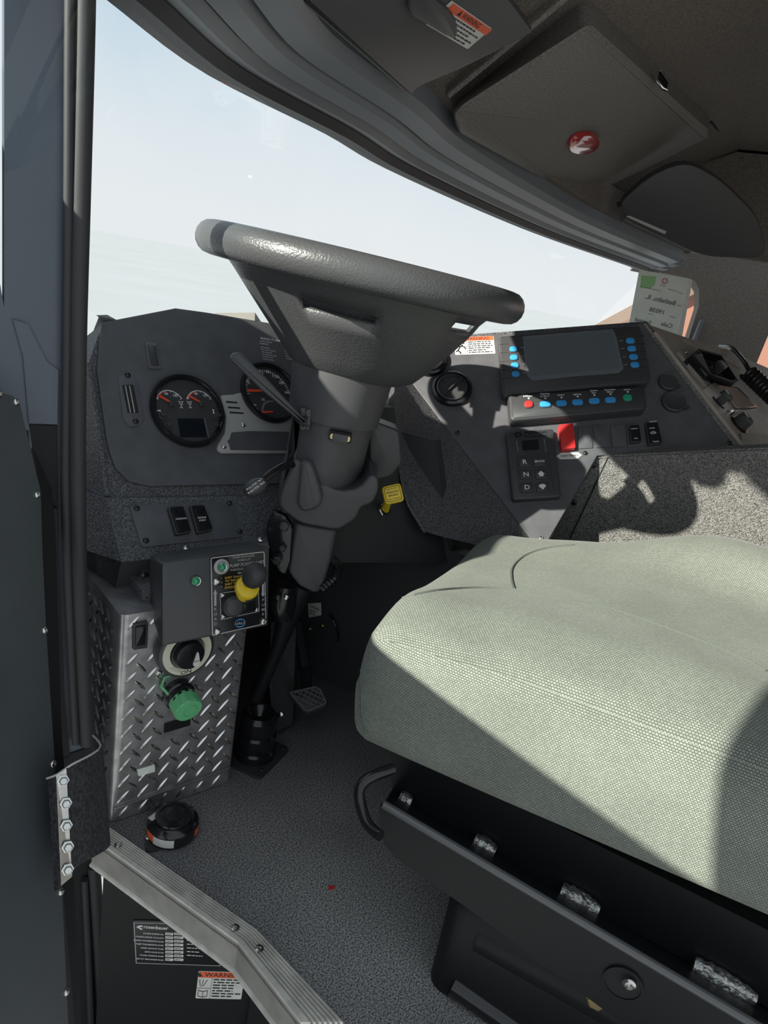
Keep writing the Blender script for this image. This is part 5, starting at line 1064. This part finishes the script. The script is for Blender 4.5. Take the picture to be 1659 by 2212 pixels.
# ================================================================== driver seat
seat = thing('driver_seat', 'driver seat with grey green woven cushion on black steel pedestal', 'seat', Vector((.95, -.08, 0)))
bm = bmesh.new(); bmesh.ops.create_cube(bm, size=2); bmesh.ops.subdivide_edges(bm, edges=bm.edges, cuts=37, use_grid_fill=True)
X0, X1, Y0, Y1, Z0, Z1 = .700, 1.26, -.47, .262, .305, .492
def sst(a, b_, x): x = max(0, min(1, (x-a)/(b_-a))); return x*x*(3-2*x)
uvl = bm.loops.layers.uv.new('UVMap'); orig = {}
for v in bm.verts:
    p = v.co.copy(); orig[v.index] = p.copy()
    hx, hy, hz = (X1-X0)/2, (Y1-Y0)/2, (Z1-Z0)/2; q = Vector((p.x*hx, p.y*hy, p.z*hz)); rr = .034 if p.z > -.2 else .025
    rx = Vector((max(-hx+rr, min(hx-rr, q.x)), max(-hy+rr, min(hy-rr, q.y)), max(-hz+rr, min(hz-rr, q.z)))); d = q-rx
    if d.length > 1e-7: q = rx+d.normalized()*min(rr, max(abs(d.x), abs(d.y), abs(d.z)))
    xs_ = q.x/hx; ys_ = q.y/hy; zs_ = q.z/hz
    top_ = sst(-.2, 1, zs_)
    q.z += top_*(SEAT['bol']*math.exp(-((abs(xs_)-.70)/.26)**2) + SEAT['mid']*(1-xs_*xs_)*(1-sst(.2, 1, abs(ys_))*.6) - SEAT['fall']*sst(.45, 1.0, ys_))
    q.z -= top_*(.018*sst(.55, 1, -xs_) + .042*sst(-1.05, .7, xs_)*sst(.0, 1.0, ys_)); q.z += top_*.050*sst(.30, .75, xs_)*(1-sst(-.1, .5, ys_))
    q.x -= .010*math.cos(zs_*1.3)*(1 if xs_ < -.6 else 0)*(1-abs(ys_)**4)
    q.y += .012*math.cos(zs_*1.5)*(1 if ys_ > .8 else 0)
    q.z -= .012*sst(.3, -1, 0)*0
    v.co = q+Vector(((X0+X1)/2, (Y0+Y1)/2, (Z0+Z1)/2))
bm.normal_update()
for f in bm.faces:
    n_ = f.normal; ax_ = max(range(3), key=lambda i: abs(n_[i])*(1.15 if i == 2 else 1)); f.smooth = True
    for l in f.loops:
        c = l.vert.co; l[uvl].uv = (c.y, c.z) if ax_ == 0 else ((c.x, c.z) if ax_ == 1 else (c.y, c.x))
Is = MW[seat.name].inverted(); bm.transform(Is)
from mathutils.bvhtree import BVHTree
bm2 = bm.copy(); bm2.transform(MW[seat.name]); bvh = BVHTree.FromBMesh(bm2)
me = bpy.data.meshes.new('cushion'); bm.to_mesh(me); bm.free(); me.materials.append(fabric); cu = bpy.data.objects.new('cushion', me); COL.objects.link(cu); cu.parent = seat
def seam(pts, r=.0022, m=None):
    out = []
    pts2 = spline([Vector((x, y, 0)) for x, y in pts], 6)
    for q in pts2:
        h = bvh.ray_cast(CO, ray(q.x, q.y).normalized())
        if h[0]: out.append(h[0])
    if len(out) > 3: MB().tube(out, r, 6).build('seam', m or mat('seam_thread', (.10, .115, .10), .85), seat, world=True)
seam([(806, 1316), (870, 1292), (950, 1275), (1050, 1270), (1150, 1280), (1300, 1310), (1450, 1360), (1600, 1420), (1655, 1450)])
seam([(800, 1310), (790, 1340), (783, 1400), (781, 1470), (784, 1550), (792, 1580)])
seam([(1110, 1272), (1105, 1250), (1108, 1225), (1135, 1200), (1180, 1185), (1240, 1178)])
# pan, rail, base
xr = .752
panq = [PX(842, 1600, xr), PX(846, 1712, xr), PX(1659, 2178, xr), PX(1760, 2240, xr), PX(1800, 2080, xr), PX(1300, 1830, xr)]
MB().rings([panq, [q+Vector((.42, 0, 0)) for q in panq]]).build('seat_pan', steelb, seat, smooth=0, world=True)
xl = .672
lip = [PX(817, 1733, xl), PX(1626, 2212, xl), PX(1720, 2268, xl)]; wl = [PX(846, 1708, .755), PX(1659, 2176, .755), PX(1760, 2240, .755)]
low = [PX(823, 1815, xl), PX(850, 1850, xl), PX(1010, 1962, xl), PX(1450, 2290, xl), PX(1700, 2480, xl)]
fcx = rpoly([(q.y, q.z) for q in [lip[0], lip[2], low[4], low[3], low[2], low[1], low[0]]], [.012, 0, 0, 0, .0, .02, .02], 3)
MB().rings([[(xl, a, c) for a, c in fcx], [(xl+.006, a, c) for a, c in fcx]]).build('rail_face', steelb, seat, smooth=0, world=True)
l0 = [lip[0]+Vector((0, -.006, 0)), lip[1], lip[2]]
MB().rings([[l0[0], l0[2], wl[2], wl[0]], [q-Zv*.006 for q in (l0[0], l0[2], wl[2], wl[0])]]).build('rail_ledge', steelb, seat, smooth=0, world=True)
MB().tube([l0[0]+Vector((.003, 0, -.002)), l0[2]+Vector((.003, 0, -.002))], .0050, 10).build('rail_edge', mat('edge_highlight', (.09, .092, .095), .3, spec=.6), seat, world=True)  # paler steel paints a highlight along the rail lip
for (xa, ya, xb, yb) in ((855, 1716, 895, 1742), (1016, 1806, 1076, 1848), (1204, 1914, 1300, 1976), (1490, 2075, 1640, 2168)):
    ln = (l0[2]-l0[0]).normalized(); pnl = ln.cross(wl[0]-l0[0]).normalized()
    A_, B_ = PX(xa+8, ya+8, .742), PX(xb-6, yb-8, .742); n_ = 12; pts = [A_.lerp(B_, i/n_)+Vector((0, 0, 0)) for i in range(n_+1)]
    MB().tube(pts, [.0115*(.55+.45*math.sin(math.pi*min(1, .15+i/n_*.85)))*(1+.10*math.sin(i*2.6)) for i in range(n_+1)], 8, flat=.5).build('weld_bead', weld, seat, world=True, smooth=60)
# hole with bolt in the rail
f2 = Fr(PX(1346, 2122, xl), Vector((0, -1, 0)), Vector((-1, 0, 0))); Mi = MW[seat.name].inverted() @ f2.M; r = S(f2, 40)
MB().lathe([(r, 0), (r, .0015)], n=32).build('rail_hole', dark, seat, M=Mi); MB().ringplate(circ(0, 0, r*1.06, 32), circ(0, 0, r*.96, 32), .0, .003).build('hole_rim', steelb, seat, M=Mi)
MB().lathe([(r*.36, .0015), (r*.36, .008), (r*.24, .010), (r*.20, .006)], r*.25, r*.42, n=20).build('rail_bolt', chrome, seat, M=Mi)
# adjuster loop handle
hp_ = [P(850, 1661, .86), P(812, 1674, .85), P(786, 1690, .845), P(776, 1712, .84), P(781, 1745, .835), P(793, 1778, .825), P(812, 1798, .815), P(822, 1805, .81)]
MB().tube(spline(hp_, 4), .0068, 10).build('adjuster_handle', gloss, seat, world=True, smooth=60)
# lower pedestal
xb = .705
pq_ = [PZ(884, 2066, .145), PZ(1030, 1985, .145)]
bq = [(.705, pq_[0].y+.0), (1.10, pq_[0].y+.03), (1.10, -.5), (.705, -.5)]
f_ped = rpoly([(.700, .098), (1.08, .098), (1.08, -.5), (.700, -.5)], [.03, .03, .01, .01], 5)
MB().prism(f_ped, .0, PEDZ, .012).build('pedestal_box', steelb, seat, smooth=40, world=False, M=MW[seat.name].inverted())
pt_ = [PX(1030, 2020, .69), PX(1290, 2165, .69), PX(1480, 2280, .69)]
MB().tube([q+Vector((.03, 0, -.02)) for q in pt_], .026, 16).build('slide_tube', steelb, seat, world=True, smooth=60)
pt_ = [PX(975, 2128, .69), PX(1120, 2230, .69), PX(1180, 2280, .69)]
MB().tube([q+Vector((.015, 0, -.012)) for q in pt_], .016, 10).build('lower_rail', gloss, seat, world=True, smooth=40)
f2 = Fr(PX(1290, 2150, xl+.02), Vector((0, -1, 0)), Vector((-1, 0, 0))); MB().lathe([(.012, 0), (.012, .010), (.009, .012)], n=6).build('yellow_nut', brass, seat, M=MW[seat.name].inverted() @ f2.M, smooth=0)
